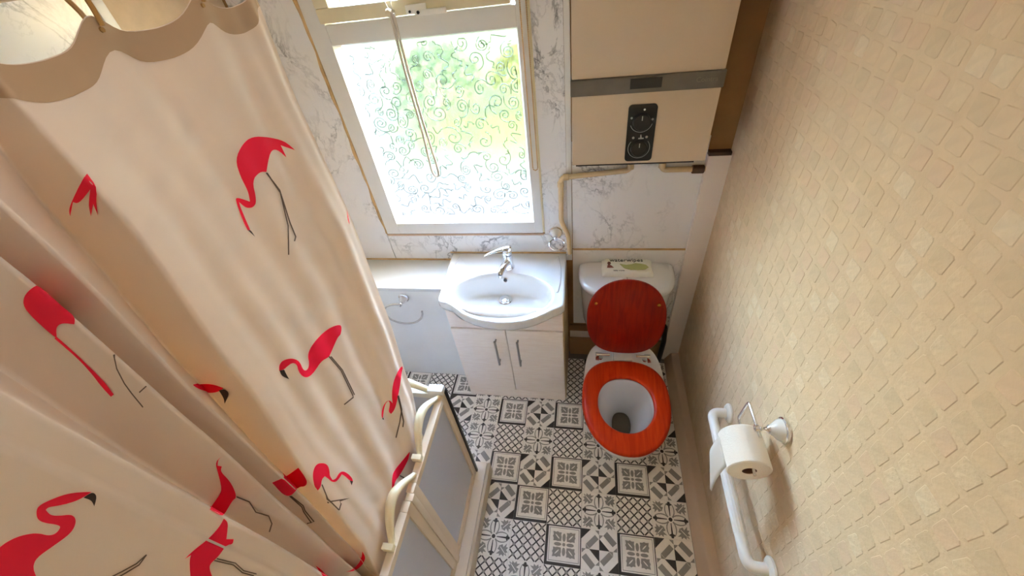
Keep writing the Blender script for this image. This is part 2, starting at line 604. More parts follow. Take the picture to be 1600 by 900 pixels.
TM = {'L': tile_mesh('lattice_tile', tile_lattice()), 'F': tile_mesh('framed_tile', tile_frame()),
      'P': tile_mesh('pinwheel_tile', tile_pinwheel()), 'X': tile_mesh('cross_tile', tile_cross())}
ROWS = {-2: {1: 'L', 4: 'X'}, -1: {-5: 'F', -4: 'L', -3: 'F', 1: 'L', 4: 'L'}, 0: {-3: 'P', -2: 'X', -1: 'F', 0: 'P', 1: 'F', 2: 'P'},
        1: {-3: 'L', -2: 'X', -1: 'L', 0: 'X', 1: 'L', 2: 'X', 3: 'L', 4: 'X'},
        2: {-2: 'P', -1: 'F', 0: 'P', 1: 'F', 2: 'P', 3: 'F', 4: 'P'},
        3: {-1: 'P', 0: 'F', 1: 'L', 2: 'X', 3: 'L', 4: 'X'},
        4: {-1: 'X', 0: 'L', 1: 'F', 2: 'P', 3: 'F', 4: 'P'},
        5: {-1: 'L', 0: 'X', 1: 'L', 2: 'X', 3: 'L', 4: 'X'}}
for j in range(-2, 9):
    for i in range(-6, 5):
        k = ROWS.get(j, {}).get(i)
        if k is None:
            k = ('FP' if j % 2 == 0 else 'LX')[(i + 1) % 2]
        if i < -1 and j > 2: continue            # under the shower tray
        o = bpy.data.objects.new('tile', TM[k])
        COL.objects.link(o)
        o.parent = floor
        o.location = (i * TS, -j * TS, 0)

# ---- ceiling, side and rear walls
tag(G().box((XL - .1, YF - .1, ZC), (XR + .1, YB + .1, ZC + .08)).build('ceiling', M_ceil), 'plain off-white ceiling above the bathroom', 'ceiling', kind='structure')
tag(G().box((XL - .1, YF - .1, -.05), (XR + .1, YF, ZC)).build('wall_front', M_plaster), 'plain beige wall behind the viewer', 'wall', kind='structure')

wl = G().box((XL - .1, YF, -.05), (XL - .012, YB + .1, ZC)).build('wall_left', M_plaster)
tag(wl, 'marble clad wall inside the shower seen above the curtain', 'wall', kind='structure')
G().box((XL - .012, YF, 0), (XL, -.112, ZC)).build('wall_panel', M_marble, wl)
G().box((XL - .012, -.108, 0), (XL + .004, -.078, ZC)).build('corner_trim', M_pvc, wl, bevel=.003)

# ---- right wall with embossed wallpaper blocks
wr = G().box((XR, YF, -.05), (XR + .1, YB + .1, ZC)).build('wall_right', M_plaster)
tag(wr, 'beige wallpapered wall embossed with a grid of small square blocks', 'wall', kind='structure')
PY, PZ = 0.0478, 0.0466


def block_shape(v):
    rnd = random.Random(100 + v)
    a, b = PY * .5 - .0030, PZ * .5 - .0030
    n = []
    for (sy, sz) in ((-1, -1), (1, -1), (1, 1), (-1, 1)):
        n.append((sy * (a - rnd.uniform(0, .0045)), sz * (b - rnd.uniform(0, .0045))))
    # chamfered corners -> 8 point outline
    out = []
    for q in range(4):
        p, c, s = n[q - 1], n[q], n[(q + 1) % 4]
        for t in (p, s):
            k = rnd.uniform(.06, .14)
            out.append((c[0] + (t[0] - c[0]) * k, c[1] + (t[1] - c[1]) * k))
    h = rnd.uniform(.0006, .0013)
    vs = [(0.0, y, z) for y, z in out] + [(-h, y * .93, z * .93) for y, z in out]
    fs = [(i, (i + 1) % 8, 8 + (i + 1) % 8, 8 + i) for i in range(8)] + [tuple(range(8, 16))]
    return vs, fs


SHAPES = [block_shape(v) for v in range(7)]
BM = {}


def block_mesh(v, t):
    if (v, t) not in BM:
        me = bpy.data.meshes.new('wallpaper_block')
        me.from_pydata(SHAPES[v][0], [], SHAPES[v][1])
        me.materials.append(TONES[t])
        bm = bmesh.new(); bm.from_mesh(me); bmesh.ops.recalc_face_normals(bm, faces=bm.faces); bm.to_mesh(me); bm.free()
        BM[(v, t)] = me
    return BM[(v, t)]


cells = []
rb = random.Random(3)
for iy in range(-10, 22):
    for iz in range(-35, 8):
        y = -.626 + iy * PY
        z = 1.743 + iz * PZ
        if y > .345 or z < .075 or z > ZC - .03: continue
        d = Vector((XR, y, z)) - CAM
        dep = d.dot(FWD)
        px = d.dot(RGT) / dep * FPX; py = d.dot(DWN) / dep * FPX
        seen = abs(px) < 815 and abs(py) < 465 and dep > 0
        area = abs(d.x) / d.length ** 3
        t = rb.choices([0, 1, 2, 3, 4], [34, 18, 16, 24, 8])[0]
        cells.append((0 if seen else 1, -area, y, z, rb.randrange(7), t))
cells.sort()
rest = G()
for n, (_, _, y, z, v, t) in enumerate(cells):
    if n < 300:
        o = bpy.data.objects.new('wallpaper_block', block_mesh(v, t))
        COL.objects.link(o)
        o.parent = wr
        o.location = (XR, y, z)
    else:
        vs, fs = SHAPES[v]
        rest.add([(XR + p[0], y + p[1], z + p[2]) for p in vs], fs, t)
tag(rest.build('wallpaper_relief', TONES, wr), kind='stuff')

sk = G()
prof = [(.750, 0), (.752, .012), (.776, .058), (.782, .064), (.82, .066), (.82, 0)]
sk.loft([[(x, y, z) for x, z in prof] for y in (YF, YB - .03)], True, True)
tag(sk.build('baseboard_right', M_skirt, bevel=.003), 'beige coved skirting along the foot of the wallpapered wall', 'skirting', kind='structure')

# ---- back wall with the window opening
wb = G()
wb.box((XL - .1, YB, -.05), (WX0, YB + .11, ZC))
wb.box((WX1, YB, -.05), (XR + .1, YB + .11, ZC))
wb.box((WX0, YB, -.05), (WX1, YB + .11, WZ0))
wb.box((WX0, YB, WZ1), (WX1, YB + .11, ZC))
wbo = wb.build('wall_back', M_tan)
tag(wbo, 'back wall clad in grey veined white marble panels around the window', 'wall', kind='structure')
t = .006
for (x0, x1, z0, z1) in [(-.946, -.686, .714, 2.075), (-.683, .232, .714, .866), (.108, .212, .868, 2.075), (.235, .738, .786, 1.30), (.235, .738, .262, .776)]:
    G().box((x0, YB - t, z0), (x1, YB, z1)).build('wall_panel', M_marble, wbo, bevel=.0012)
G().box((.213, YB - .012, .868), (.233, YB, 2.075)).build('joint_strip', M_pvc, wbo, bevel=.002)
G().tube([(.238, YB - .006, .781), (.737, YB - .006, .781)], .005, 8).build('sealant_bead', M_seal, wbo, smooth=True)
G().tube([(-.94, YB - .006, .7145), (-.37, YB - .006, .7145)], .0045, 8).build('sealant_bead', M_seal, wbo, smooth=True)
G().tube([(-.375, YB - .006, .760), (.205, YB - .006, .760)], .004, 8).build('sealant_bead', M_seal, wbo, smooth=True)
G().box((.215, YB - .014, .205), (.738, YB, .250)).build('wall_board', M_tan, wbo, bevel=.002)
G().box((.215, YB - .009, .145), (.738, YB, .203)).build('wall_board', M_boxing, wbo, bevel=.002)
G().box((.215, YB - .02, 0), (.738, YB, .143)).build('wall_board', mat('back_skirting_tan', lin(168, 132, 84), .55, vary=.12), wbo, bevel=.003)

# ---- white corner boxing
bx = G().box((.738, YB - .028, 0), (XR, YB, 1.232)).build('trim_1', M_boxing, bevel=.002)
tag(bx, 'white vertical pipe boxing in the corner beside the toilet', 'trim', kind='structure')
G().box((.738, YB - .03, 1.2325), (XR - .004, YB - .002, 1.246)).build('dark_cap', mat('dark_brown_cap', lin(60, 40, 24), .6), bx)

# ---- boxed ledge left of the vanity
lg = empty('wall_ledge', (-.65, .138, 0), 'white boxed-in ledge with pale grey front left of the vanity', 'ledge', kind='structure')
G().box((XL, .140, 0), (-.335, YB, .690)).build('front_panel', M_greywhite, lg)
G().box((XL, .128, .692), (-.335, YB, .712)).build('ledge_top', M_white, lg, bevel=.002)

# ---- window
win = empty('window_1', (-.29, YB, WZ0), 'white plastic window with swirl patterned obscure glass', 'window', kind='structure')
yf0 = YB - .012           # front face of the frame
yg = YB + .030            # glass


def member(name, x0, x1, z0, z1, m=M_pvc, ya=yf0, yb=YB + .06, bev=.004, par=win):
    return G().box((x0, ya, z0), (x1, yb, z1)).build(name, m, par, bevel=bev)


member('frame_stile', WX0, -.607, WZ0, WZ1)
member('frame_stile', .062, WX1, WZ0, WZ1)
member('frame_rail', -.607, .062, WZ0, .938)
member('transom', -.607, .062, 1.694, 1.757)
member('frame_rail', -.607, .062, 1.985, WZ1)
# glazing beads, sloped towards the glass
bd = G()
ix0, ix1, iz0, iz1 = -.607, .062, .938, 1.694
w = .010
outer = [(ix0, iz0), (ix1, iz0), (ix1, iz1), (ix0, iz1)]
inner = [(ix0 + w, iz0 + w), (ix1 - w, iz0 + w), (ix1 - w, iz1 - w), (ix0 + w, iz1 - w)]
for k in range(4):
    g = G()
    a, b = outer[k], outer[(k + 1) % 4]
    c, d = inner[(k + 1) % 4], inner[k]
    g.loft([[(a[0], yf0 + .004, a[1]), (b[0], yf0 + .004, b[1]), (c[0], yg - .002, c[1]), (d[0], yg - .002, d[1])],
            [(a[0], yg + .006, a[1]), (b[0], yg + .006, b[1]), (c[0], yg + .006, c[1]), (d[0], yg + .006, d[1])]])
    g.build('glazing_bead', M_pvc, win)
# top hopper sash, a little proud
member('sash_rail', -.612, .050, 1.762, 1.806, M_pvc_old, YB - .030, YB + .05, .006)
member('sash_rail', -.612, .050, 1.940, 1.980, M_pvc_old, YB - .030, YB + .05, .006)
member('sash_stile', -.612, -.560, 1.806, 1.940, M_pvc_old, YB - .030, YB + .05, .006)
member('sash_stile', .002, .050, 1.806, 1.940, M_pvc_old, YB - .030, YB + .05, .006)
pane1 = G().box((ix0 + .004, yg, iz0 + .004), (ix1 - .004, yg + .004, iz1 - .004)).build('pane', M_pane, win)
pane2 = G().box((-.563, YB + .01, 1.803), (.005, YB + .014, 1.943)).build('pane', M_pane, win)


def swirls(x0, x1, z0, z1, y, count, seed):
    r = random.Random(seed)
    g = G()
    done = []
    for _ in range(count * 40):
        cx, cz = r.uniform(x0, x1), r.uniform(z0, z1)
        if len(done) >= count: break
        if any((cx - a_) ** 2 + (cz - b_) ** 2 < .046 ** 2 for a_, b_ in done): continue     # spread evenly
        done.append((cx, cz))
        kind = r.random()
        pts = []
        a0 = r.uniform(0, 2 * PI); sg = r.choice((-1, 1))
        if kind < .6:
            R = r.uniform(.016, .030); turns = r.uniform(1.2, 2.1); sq = r.uniform(.75, 1.2)
            n = int(14 * turns)
            for i in range(n + 1):
                t_ = i / n
                rad = R * (.18 + .82 * t_)
                a = a0 + sg * turns * 2 * PI * t_
                pts.append((cx + rad * math.cos(a) * sq, y, cz + rad * math.sin(a)))
            ex = R * .7
            for i in range(1, 6):                      # tail
                a = a0 + sg * turns * 2 * PI + sg * .25 * i
                pts.append((cx + (R + ex * i / 6) * math.cos(a) * sq, y, cz + (R + ex * i / 6) * math.sin(a)))
        else:
            L = r.uniform(.04, .10); amp = r.uniform(.006, .02)
            n = 16
            for i in range(n + 1):
                t_ = i / n - .5
                u = L * t_; v = amp * math.sin(t_ * 2 * PI * r.choice((1, 1.5)) + 1)
                pts.append((cx + u * math.cos(a0) - v * math.sin(a0), y, cz + u * math.sin(a0) + v * math.cos(a0)))
        pts = [p for p in pts if x0 < p[0] < x1 and z0 < p[2] < z1]
        if len(pts) > 4:
            g.tube(pts, .0019, 5)
    return g


tag(swirls(ix0 + .02, ix1 - .02, iz0 + .02, iz1 - .02, yg - .0002, 240, 11).build('glass_relief', M_relief, pane1, smooth=True), kind='stuff')
tag(swirls(-.55, -.01, 1.81, 1.935, YB + .0098, 30, 12).build('glass_relief', M_relief, pane2, smooth=True), kind='stuff')
for pts_ in ([(ix0 + .0125 + .0012 * math.sin(z * 310) + .001 * math.sin(z * 730), yg - .0025, z) for z in [iz0 + .012 + i * .004 for i in range(183)]],
             [(x, yg - .0025, iz0 + .0125 + .0012 * math.sin(x * 290) + .001 * math.sin(x * 710)) for x in [ix0 + .014 + i * .004 for i in range(160)]]):
    G().tube(pts_, .0013, 5).build('gasket_edge', mat('grey_gasket', lin(110, 112, 118), .7), win, smooth=True)
# aged sealant round the frame
sl = G()
pth = [(-.682 + .003 * math.sin(z * 23) + .002 * math.sin(z * 57), YB - .007, z) for z in [.880 + i * .02 for i in range(58)]]
sl.tube(pth, .0065, 6)
sl.build('sealant_bead', M_seal, win, smooth=True)
G().box((-.678, YB - .013, .8665), (.103, YB - .0005, .8765)).build('sill_bead', mat('sill_bead_brown', lin(188, 156, 128), .5), win, bevel=.002)
G().tube([(.104, YB - .007, .882 + i * .04) for i in range(29)], .005, 6).build('sealant_bead', M_pvc_old, win, smooth=True)
# window stay and peg
stay = empty('window_stay', (-.30, YB - .03, 1.765), 'white metal window latch arm on the transom under the hopper', 'latch')
G().box((-.262, YB - .042, 1.758), (-.158, YB - .030, 1.774)).build('arm', M_plastic, stay, bevel=.002)
G().box((-.292, YB - .040, 1.764), (-.222, YB - .0305, 1.790)).build('bracket', M_plastic, stay, bevel=.003)
G().lathe([(.005, 0), (.005, .003)], (-.250, YB - .0425, 1.768), (0, -1, 0), 12).build('screw', M_black, stay)
G().lathe([(.004, 0), (.004, .003)], (-.278, YB - .0405, 1.772), (0, -1, 0), 12).build('screw', M_black, stay)
pg = G().lathe([(.006, 0), (.006, .02), (.011, .024), (.013, .032), (.009, .040), (.0, .042)], (-.338, YB - .030, 1.776), (-.1, -1, .05), 16).build('peg_knob', M_pvc_old, stay, smooth=True)

# cord loop hanging from the peg
ck = G()
lp = [(-.333, 1.78), (-.337, 1.70), (-.338, 1.60), (-.336, 1.50), (-.334, 1.40), (-.336, 1.30), (-.337, 1.24), (-.333, 1.212), (-.322, 1.203), (-.312, 1.212),
      (-.310, 1.24), (-.313, 1.30), (-.319, 1.40), (-.323, 1.50), (-.325, 1.60), (-.326, 1.70), (-.324, 1.775)]
pc = catmull([(x, YB - .066 + .012 * (1.78 - z), z) for x, z in lp], 4)
ck.tube(pc, .0046, 6)
ck.tube([(-.335, YB - .062, 1.776), (-.352, YB - .05, 1.81), (-.375, YB - .04, 1.86)], .0018, 5)
ck.tube([(-.327, YB - .064, 1.776), (-.331, YB - .05, 1.81), (-.335, YB - .04, 1.86)], .0018, 5)
tag(ck.build('pull_cord', M_cord, smooth=True), 'off-white looped cord hanging from the latch knob in front of the glass', 'cord')

# bead chain down the right-hand frame
path = [(.078, z) for z in [1.98 - i * .003 for i in range(258)]]
path += [(.078 + .010 * (1 - math.cos(PI * i / 8)), 1.206 - .012 * math.sin(PI * i / 8)) for i in range(1, 8)]
path += [(.098, z) for z in [1.206 + i * .003 for i in range(258)]]
g = G().tube([(x, YB - .018, z) for x, z in path], [.0028 if i % 2 else .0013 for i in range(len(path))], 5)
tag(g.build('bead_chain', M_seal, smooth=True), 'cream beaded blind chain hanging down the right side of the window', 'chain')

# ---- outside: paving, lawn and hedge well below the caravan window
G_out = -0.75
gm = mat('garden_ground', lin(60, 60, 58), .9)
nt = gm.node_tree
tc = nt.nodes.new('ShaderNodeTexCoord')
sp_ = nt.nodes.new('ShaderNodeSeparateXYZ')
nt.links.new(tc.outputs['Object'], sp_.inputs[0])
nz = nt.nodes.new('ShaderNodeTexNoise'); nz.inputs['Scale'].default_value = .9; nz.inputs['Detail'].default_value = 3
nt.links.new(tc.outputs['Object'], nz.inputs['Vector'])
def mnode(op, a, b, c=None):
    q = nt.nodes.new('ShaderNodeMath'); q.operation = op
    for k_, v_ in enumerate((a, b, c)):
        if v_ is None: continue
        if isinstance(v_, (int, float)): q.inputs[k_].default_value = v_
        else: nt.links.new(v_, q.inputs[k_])
    return q.outputs[0]


def ramp01(v_, lo, hi):
    q = nt.nodes.new('ShaderNodeMapRange'); q.interpolation_type = 'SMOOTHSTEP'
    q.inputs['From Min'].default_value = lo; q.inputs['From Max'].default_value = hi
    nt.links.new(v_, q.inputs['Value'])
    return q.outputs[0]


far_ = ramp01(mnode('MULTIPLY_ADD', nz.outputs[0], 2.0, sp_.outputs[1]), 4.4, 6.4)
side_ = ramp01(mnode('MULTIPLY_ADD', nz.outputs[0], 1.6, mnode('MULTIPLY_ADD', sp_.outputs[1], .5, sp_.outputs[0])), -.5, 1.2)
lawn_ = mnode('MULTIPLY', far_, side_)
gn = nt.nodes.new('ShaderNodeTexNoise'); gn.inputs['Scale'].default_value = 1.4; gn.inputs['Detail'].default_value = 4
nt.links.new(tc.outputs['Object'], gn.inputs['Vector'])
gc = nt.nodes.new('ShaderNodeValToRGB')
gc.color_ramp.elements[0].position = .35; gc.color_ramp.elements[0].color = (.009, .018, .001, 1)
gc.color_ramp.elements[1].position = .7; gc.color_ramp.elements[1].color = (.022, .028, .002, 1)
nt.links.new(gn.outputs[0], gc.inputs[0])
mx = nt.nodes.new('ShaderNodeMix'); mx.data_type = 'RGBA'
mx.inputs['A'].default_value = (.022, .023, .024, 1)
nt.links.new(lawn_, mx.inputs['Factor']); nt.links.new(gc.outputs[0], mx.inputs['B'])
nt.links.new(mx.outputs['Result'], gm.node_tree.nodes['Principled BSDF'].inputs['Base Color'])
gm.node_tree.nodes['Principled BSDF'].inputs['Specular IOR Level'].default_value = .1
gr = G().box((-14, YB + .12, G_out - .1), (14, 16, G_out)).build('ground_outside', gm)
tag(gr, 'garden ground of pale paving and green lawn outside the window', 'ground', kind='structure')
ext = G().box((-7, YB + .05, G_out), (XL - .1, YB + .11, 2.4)).box((XR + .1, YB + .05, G_out), (7, YB + .11, 2.4)).box((XL - .1, YB + .05, G_out), (XR + .1, YB + .11, -.05)).box((XL - .1, YB + .05, ZC), (XR + .1, YB + .11, 2.4))
tag(ext.build('wall_outside', mat('caravan_cladding', lin(150, 146, 138), .6)), 'outer side wall of the caravan around the window', 'wall', kind='structure')


def bush(name, loc, rad, hgt, col, label, seed):
    r = random.Random(seed)
    g = G()
    root = empty(name, (loc[0], loc[1], G_out), label, 'bush')
    for _ in range(420):
        a = r.uniform(0, 2 * PI); e = r.uniform(-.2, 1.4); k = r.uniform(.75, 1.0)
        p = Vector((loc[0] + math.cos(a) * math.cos(e) * rad * k, loc[1] + math.sin(a) * math.cos(e) * rad * k, G_out + hgt * .35 + math.sin(e) * hgt * .62 * k))
        s = r.uniform(.05, .11)
        u = Vector((r.uniform(-1, 1), r.uniform(-1, 1), r.uniform(-.3, 1))).normalized()
        v = u.orthogonal().normalized()
        w_ = u.cross(v) * .15
        g.add([p - u * s, p + v * s * .45 + w_ * s, p + u * s, p - v * s * .45 - w_ * s], [(0, 1, 2), (0, 2, 3)])
    tag(g.build('leaves', mat(name + '_leaf_%d' % seed, col, .9, spec=.1, vary=.2, vary_scale=5), root), kind='stuff')
    G().tube([(loc[0], loc[1], G_out), (loc[0] + .02, loc[1], G_out + hgt * .5)], [.05, .03], 8).build('stem', mat('bush_bark', lin(90, 72, 54), .9), root, smooth=True)
    return root


bush('garden_bush', (-2.5, 6.6, 0), .9, 1.3, lin(24, 38, 20), 'green garden bush blurred behind the upper left of the glass', 5)
bush('garden_bush', (-.9, 7.4, 0), .8, 1.0, lin(46, 50, 12), 'yellow-green garden bush blurred behind the upper right of the glass', 6)

# ---- added fill lamp, unseen above the viewer, to brighten the room
lamp = empty('fill_lamp', (.22, -.85, ZC), 'added round fill lamp on the ceiling, unseen above the viewer', 'lamp')
G().lathe([(.11, 0), (.11, .012), (.10, .014)], (.22, -.85, ZC), (0, 0, -1), 28).build('fill_lamp_base', M_pvc, lamp, smooth=True)
m = bpy.data.materials.new('fill_lamp_glow'); m.use_nodes = True
m.node_tree.nodes['Principled BSDF'].inputs['Base Color'].default_value = (.9, .88, .82, 1)
m.node_tree.nodes['Principled BSDF'].inputs['Emission Color'].default_value = (1, .93, .85, 1)
m.node_tree.nodes['Principled BSDF'].inputs['Emission Strength'].default_value = FILL_POWER
G().lathe([(.10, 0), (.098, .02), (.085, .045), (.05, .062), (.0, .068)], (.22, -.85, ZC - .014), (0, 0, -1), 28).build('fill_lamp_shade', m, lamp, smooth=True)

# ================================================================== VANITY AND BASIN
van = empty('vanity_unit', (-.06, .18, 0), 'cream two-door vanity cabinet under the wash basin', 'cabinet')
vx0, vx1, vy0, vy1 = -.330, .206, .016, YB - .004
G().box((vx0, vy0 + .018, .0), (vx0 + .016, vy1, .70)).build('side_panel', M_cream, van)
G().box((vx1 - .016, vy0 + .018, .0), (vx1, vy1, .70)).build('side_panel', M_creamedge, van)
G().box((vx0 + .016, vy1 - .01, .08), (vx1 - .016, vy1, .60)).build('back_panel', M_cream, van)
G().box((vx0 + .016, vy0 + .018, .075), (vx1 - .016, vy1 - .01, .09)).build('bottom_panel', M_cream, van)
G().box((vx0, vy0 + .002, .572), (vx1 - .004, vy0 + .018, .700)).build('front_rail', M_cream, van, bevel=.002)
G().box((vx0, vy0, 0), (vx1 - .004, vy0 + .018, .072)).build('plinth', M_cream, van, bevel=.003)
for (x0, x1, hx) in ((vx0 + .001, -.0655, -.117), (-.0615, vx1 - .005, -.0105)):
    dr = G().box((x0, vy0 - .004, .078), (x1, vy0 + .016, .567)).build('door', M_cream, van, bevel=.003)
    g = G().tube(round_path([(hx, vy0 - .004, .500), (hx, vy0 - .028, .500), (hx, vy0 - .028, .345), (hx, vy0 - .004, .345)], .008), .0042, 8)
    g.tube([(hx, vy0 - .028, .512), (hx, vy0 - .028, .333)], .0055, 10)
    g.build('handle', M_steel, dr, smooth=True)

basin = empty('wash_basin', (-.07, .10, .70), 'white ceramic wash basin with bowed front on the cream vanity', 'basin')
BC = Vector((-.070, .060))
OUT = [(-.366, YB - .003), (-.362, .25), (-.356, .12), (-.350, .03), (-.345, .012), (-.332, .001), (-.305, -.006), (-.280, -.018), (-.250, -.042), (-.215, -.068), (-.17, -.090),
       (-.12, -.105), (-.055, -.113), (.01, -.109), (.06, -.097), (.105, -.076), (.14, -.052), (.165, -.032), (.188, -.018), (.205, -.008), (.213, .004), (.214, .03), (.211, .12), (.208, .25), (.206, YB - .003)]


def ray_hit(ang):
    d = Vector((math.cos(ang), math.sin(ang)))
    best = None
    for i in range(len(OUT)):
        a = Vector(OUT[i]); b = Vector(OUT[(i + 1) % len(OUT)])
        e = b - a
        den = d.x * e.y - d.y * e.x
        if abs(den) < 1e-9: continue
        w_ = a - BC
        t_ = (w_.x * e.y - w_.y * e.x) / den
        s_ = (w_.x * d.y - w_.y * d.x) / den
        if t_ > 0 and -1e-6 <= s_ <= 1 + 1e-6:
            best = t_ if best is None else max(best, t_)
    return best


angs = sorted(set([round(2 * PI * i / 96, 5) for i in range(96)] + [round(math.atan2(y - BC.y, x - BC.x) % (2 * PI), 5) for x, y in OUT]))
HIT = [ray_hit(a) for a in angs]


def oring(inset, z):
    return [(BC.x + math.cos(a) * (h - inset), BC.y + math.sin(a) * (h - inset), z) for a, h in zip(angs, HIT)]


def bring(cy, rx, ry, z):
    out = []
    for a in angs:
        k = 1 / math.sqrt((math.cos(a) / rx) ** 2 + (math.sin(a) / ry) ** 2)
        out.append((BC.x + math.cos(a) * k, cy + math.sin(a) * k, z))
    return out


rings = [oring(.030, .690), oring(.006, .708), oring(0, .722), oring(0, .746), oring(.004, .7545), oring(.010, .756), oring(.020, .7525),
         bring(.062, .243, .147, .7520), bring(.062, .236, .143, .7535), bring(.062, .230, .139, .7495), bring(.064, .222, .132, .735),
         bring(.072, .208, .118, .700), bring(.088, .185, .098, .665), bring(.110, .145, .074, .645), bring(.132, .090, .047, .637), bring(.146, .034, .030, .634)]
g = G().loft(rings, False, True)
g.build('bowl', M_ceramic, basin, smooth=True, angle=60)
g = G().loft([oring(.030, .690), bring(.062, .235, .150, .70), bring(.075, .225, .135, .690), bring(.090, .195, .110, .655), bring(.120, .150, .082, .632), bring(.140, .05, .04, .620)], False, True)
g.build('underside', M_ceramic, basin, smooth=True)
# splash ridge along the left and right of the deck
for pts in ([(-.318, .33), (-.335, .24), (-.338, .15), (-.330, .08)], [(.165, .33), (.182, .24), (.186, .15), (.178, .08)]):
    G().tube(catmull([(x, y, .7515) for x, y in pts], 6), .005, 8).build('deck_ridge', M_ceramic, basin, smooth=True)
wst = G().lathe([(.0, 0), (.032, .0), (.033, .002), (.030, .004), (.024, .003), (.022, .0025), (.0, .0025)], (-.075, .146, .6345), (0, 0, 1), 28).build('waste', M_chrome, basin, smooth=True)
G().lathe([(.019, 0), (.020, .004), (.017, .008), (.008, .010), (.0, .0105)], (-.075, .146, .637), (0, 0, 1), 24).build('plug', M_chrome, wst, smooth=True)
ofl = G().lathe([(.009, 0), (.0125, .0), (.0125, .0025), (.010, .0035), (.009, .003), (.009, 0)], (-.072, .1905, .722), (0, -.97, .25), 20).build('overflow', M_chrome, basin, smooth=True)
G().lathe([(.009, 0), (.009, .002), (0, .002)], (-.072, .190, .722), (0, -.97, .25), 16).build('overflow_hole', M_black, ofl)

tap = empty('mixer_tap', (-.058, .245, .7525), 'chrome single lever mixer tap at the back of the basin', 'tap')
G().lathe([(.026, 0), (.026, .006), (.023, .010), (.0215, .06), (.021, .078), (.0, .080)], (-.058, .245, .7525), (0, 0, 1), 24).build('body', M_chrome, tap, smooth=True)
sp = catmull([(-.058, .245, .786), (-.064, .215, .800), (-.072, .185, .802), (-.078, .160, .796), (-.080, .150, .789)], 5)
G().tube(sp, [.017] * 6 + [.0155] * 8 + [.014] * (len(sp) - 14), 14).build('spout', M_chrome, tap, smooth=True)
G().lathe([(.010, 0), (.0105, .012), (.008, .012)], (-.080, .148, .790), (0, -.1, -1), 16).build('aerator', M_steel, tap, smooth=True)
G().lathe([(.0205, 0), (.022, .004), (.022, .018), (.018, .026), (.0, .029)], (-.058, .245, .8325), (0, 0, 1), 24).build('cartridge_cap', M_chrome, tap, smooth=True)
lv = catmull([(-.045, .250, .862), (-.07, .242, .866), (-.105, .232, .862), (-.140, .222, .852), (-.156, .218, .845)], 6)
g = G()
rings = []
for i, p in enumerate(lv):
    f = i / (len(lv) - 1)
    wd = .021 - .010 * f
    th = .010 - .006 * f
    d = Vector((.28, .96, 0))
    rings.append([p + d * (wd * math.cos(2 * PI * k / 14)) + Vector((0, 0, th * math.sin(2 * PI * k / 14))) for k in range(14)])
g.loft(rings).build('lever', M_chrome, tap, smooth=True)

# ---- towel ring on the ledge front
tr = empty('towel_ring', (-.60, .138, .63), 'open chrome towel ring with ceramic mount on the pale grey ledge front', 'towel ring')
G().lathe([(.026, 0), (.027, .006), (.022, .010)], (-.588, .140, .640), (0, -1, 0), 24).build('mount_plate', M_chrome, tr, smooth=True)
G().lathe([(.021, 0), (.018, .014), (.012, .024), (.008, .028)], (-.588, .130, .640), (0, -1, 0), 24).build('ceramic_boss', M_ceramic, tr, smooth=True)
G().lathe([(.0, 0), (.007, .002), (.010, .010), (.0105, .016), (.007, .024), (.0, .026)], (-.588, .104, .640), (0, -1, 0), 16).build('ball', M_chrome, tr, smooth=True)
rp = [(-.588, .090, .640), (-.625, .088, .640), (-.662, .086, .628), (-.684, .085, .600), (-.686, .085, .565), (-.668, .085, .532), (-.630, .085, .512), (-.585, .085, .508), (-.540, .085, .522), (-.505, .085, .550), (-.489, .085, .582), (-.486, .085, .602)]
G().tube(catmull(rp, 5), .0050, 8).build('ring', M_steel, tr, smooth=True)

# ---- tumbler ring on the wall right of the window
rr = empty('tumbler_ring', (.160, YB, .885), 'small chrome ring holder with white ceramic boss below the window corner', 'ring holder')
G().lathe([(.030, 0), (.031, .005), (.028, .009)], (.160, YB - .006, .880), (0, -1, 0), 24).build('mount_plate', M_chrome, rr, smooth=True)
G().lathe([(.027, 0), (.024, .012), (.014, .026), (.009, .032)], (.160, YB - .014, .880), (0, -1, 0), 24).build('ceramic_boss', M_ceramic, rr, smooth=True)
G().lathe([(.0, 0), (.007, .003), (.009, .010), (.006, .018), (.0, .02)], (.160, YB - .044, .880), (0, -1, -.1), 16).build('ball', M_chrome, rr, smooth=True)
G().tube([(.167 + .034 * math.cos(2 * PI * i / 32), .288 + .030 * math.sin(2 * PI * i / 32), .868 - .010 * math.sin(2 * PI * i / 32) * -1 - .012) for i in range(32)], .0036, 8, closed=True).build('ring', M_chrome, rr, smooth=True)

# ================================================================== WATER HEATER
hx0, hx1, hy = .243, .692, .200
hz0, hz1 = 1.277, 2.06
wh = empty('water_heater', (.467, .28, hz0), 'beige wall-hung water heater with grey strip and black control plate', 'water heater')
G().box((hx0 + .012, hy + .02, hz0 - .014), (hx1 - .03, YB - .008, hz0 + .01)).build('base', M_black, wh)
G().box((hx0, hy, hz0), (hx1, YB - .007, 1.513)).build('lower_case', M_heater, wh, bevel=.004)
G().box((hx0, hy, 1.563), (hx1, YB - .007, hz1)).build('upper_case', M_heater, wh, bevel=.004)
st = G().box((hx0 - .004, hy - .006, 1.5135), (hx1 + .004, YB - .008, 1.5625)).build('strip', M_strip, wh, bevel=.004)
G().box((.422, hy - .009, 1.527), (.516, hy - .0055, 1.557)).build('badge', M_black, st, bevel=.0015)


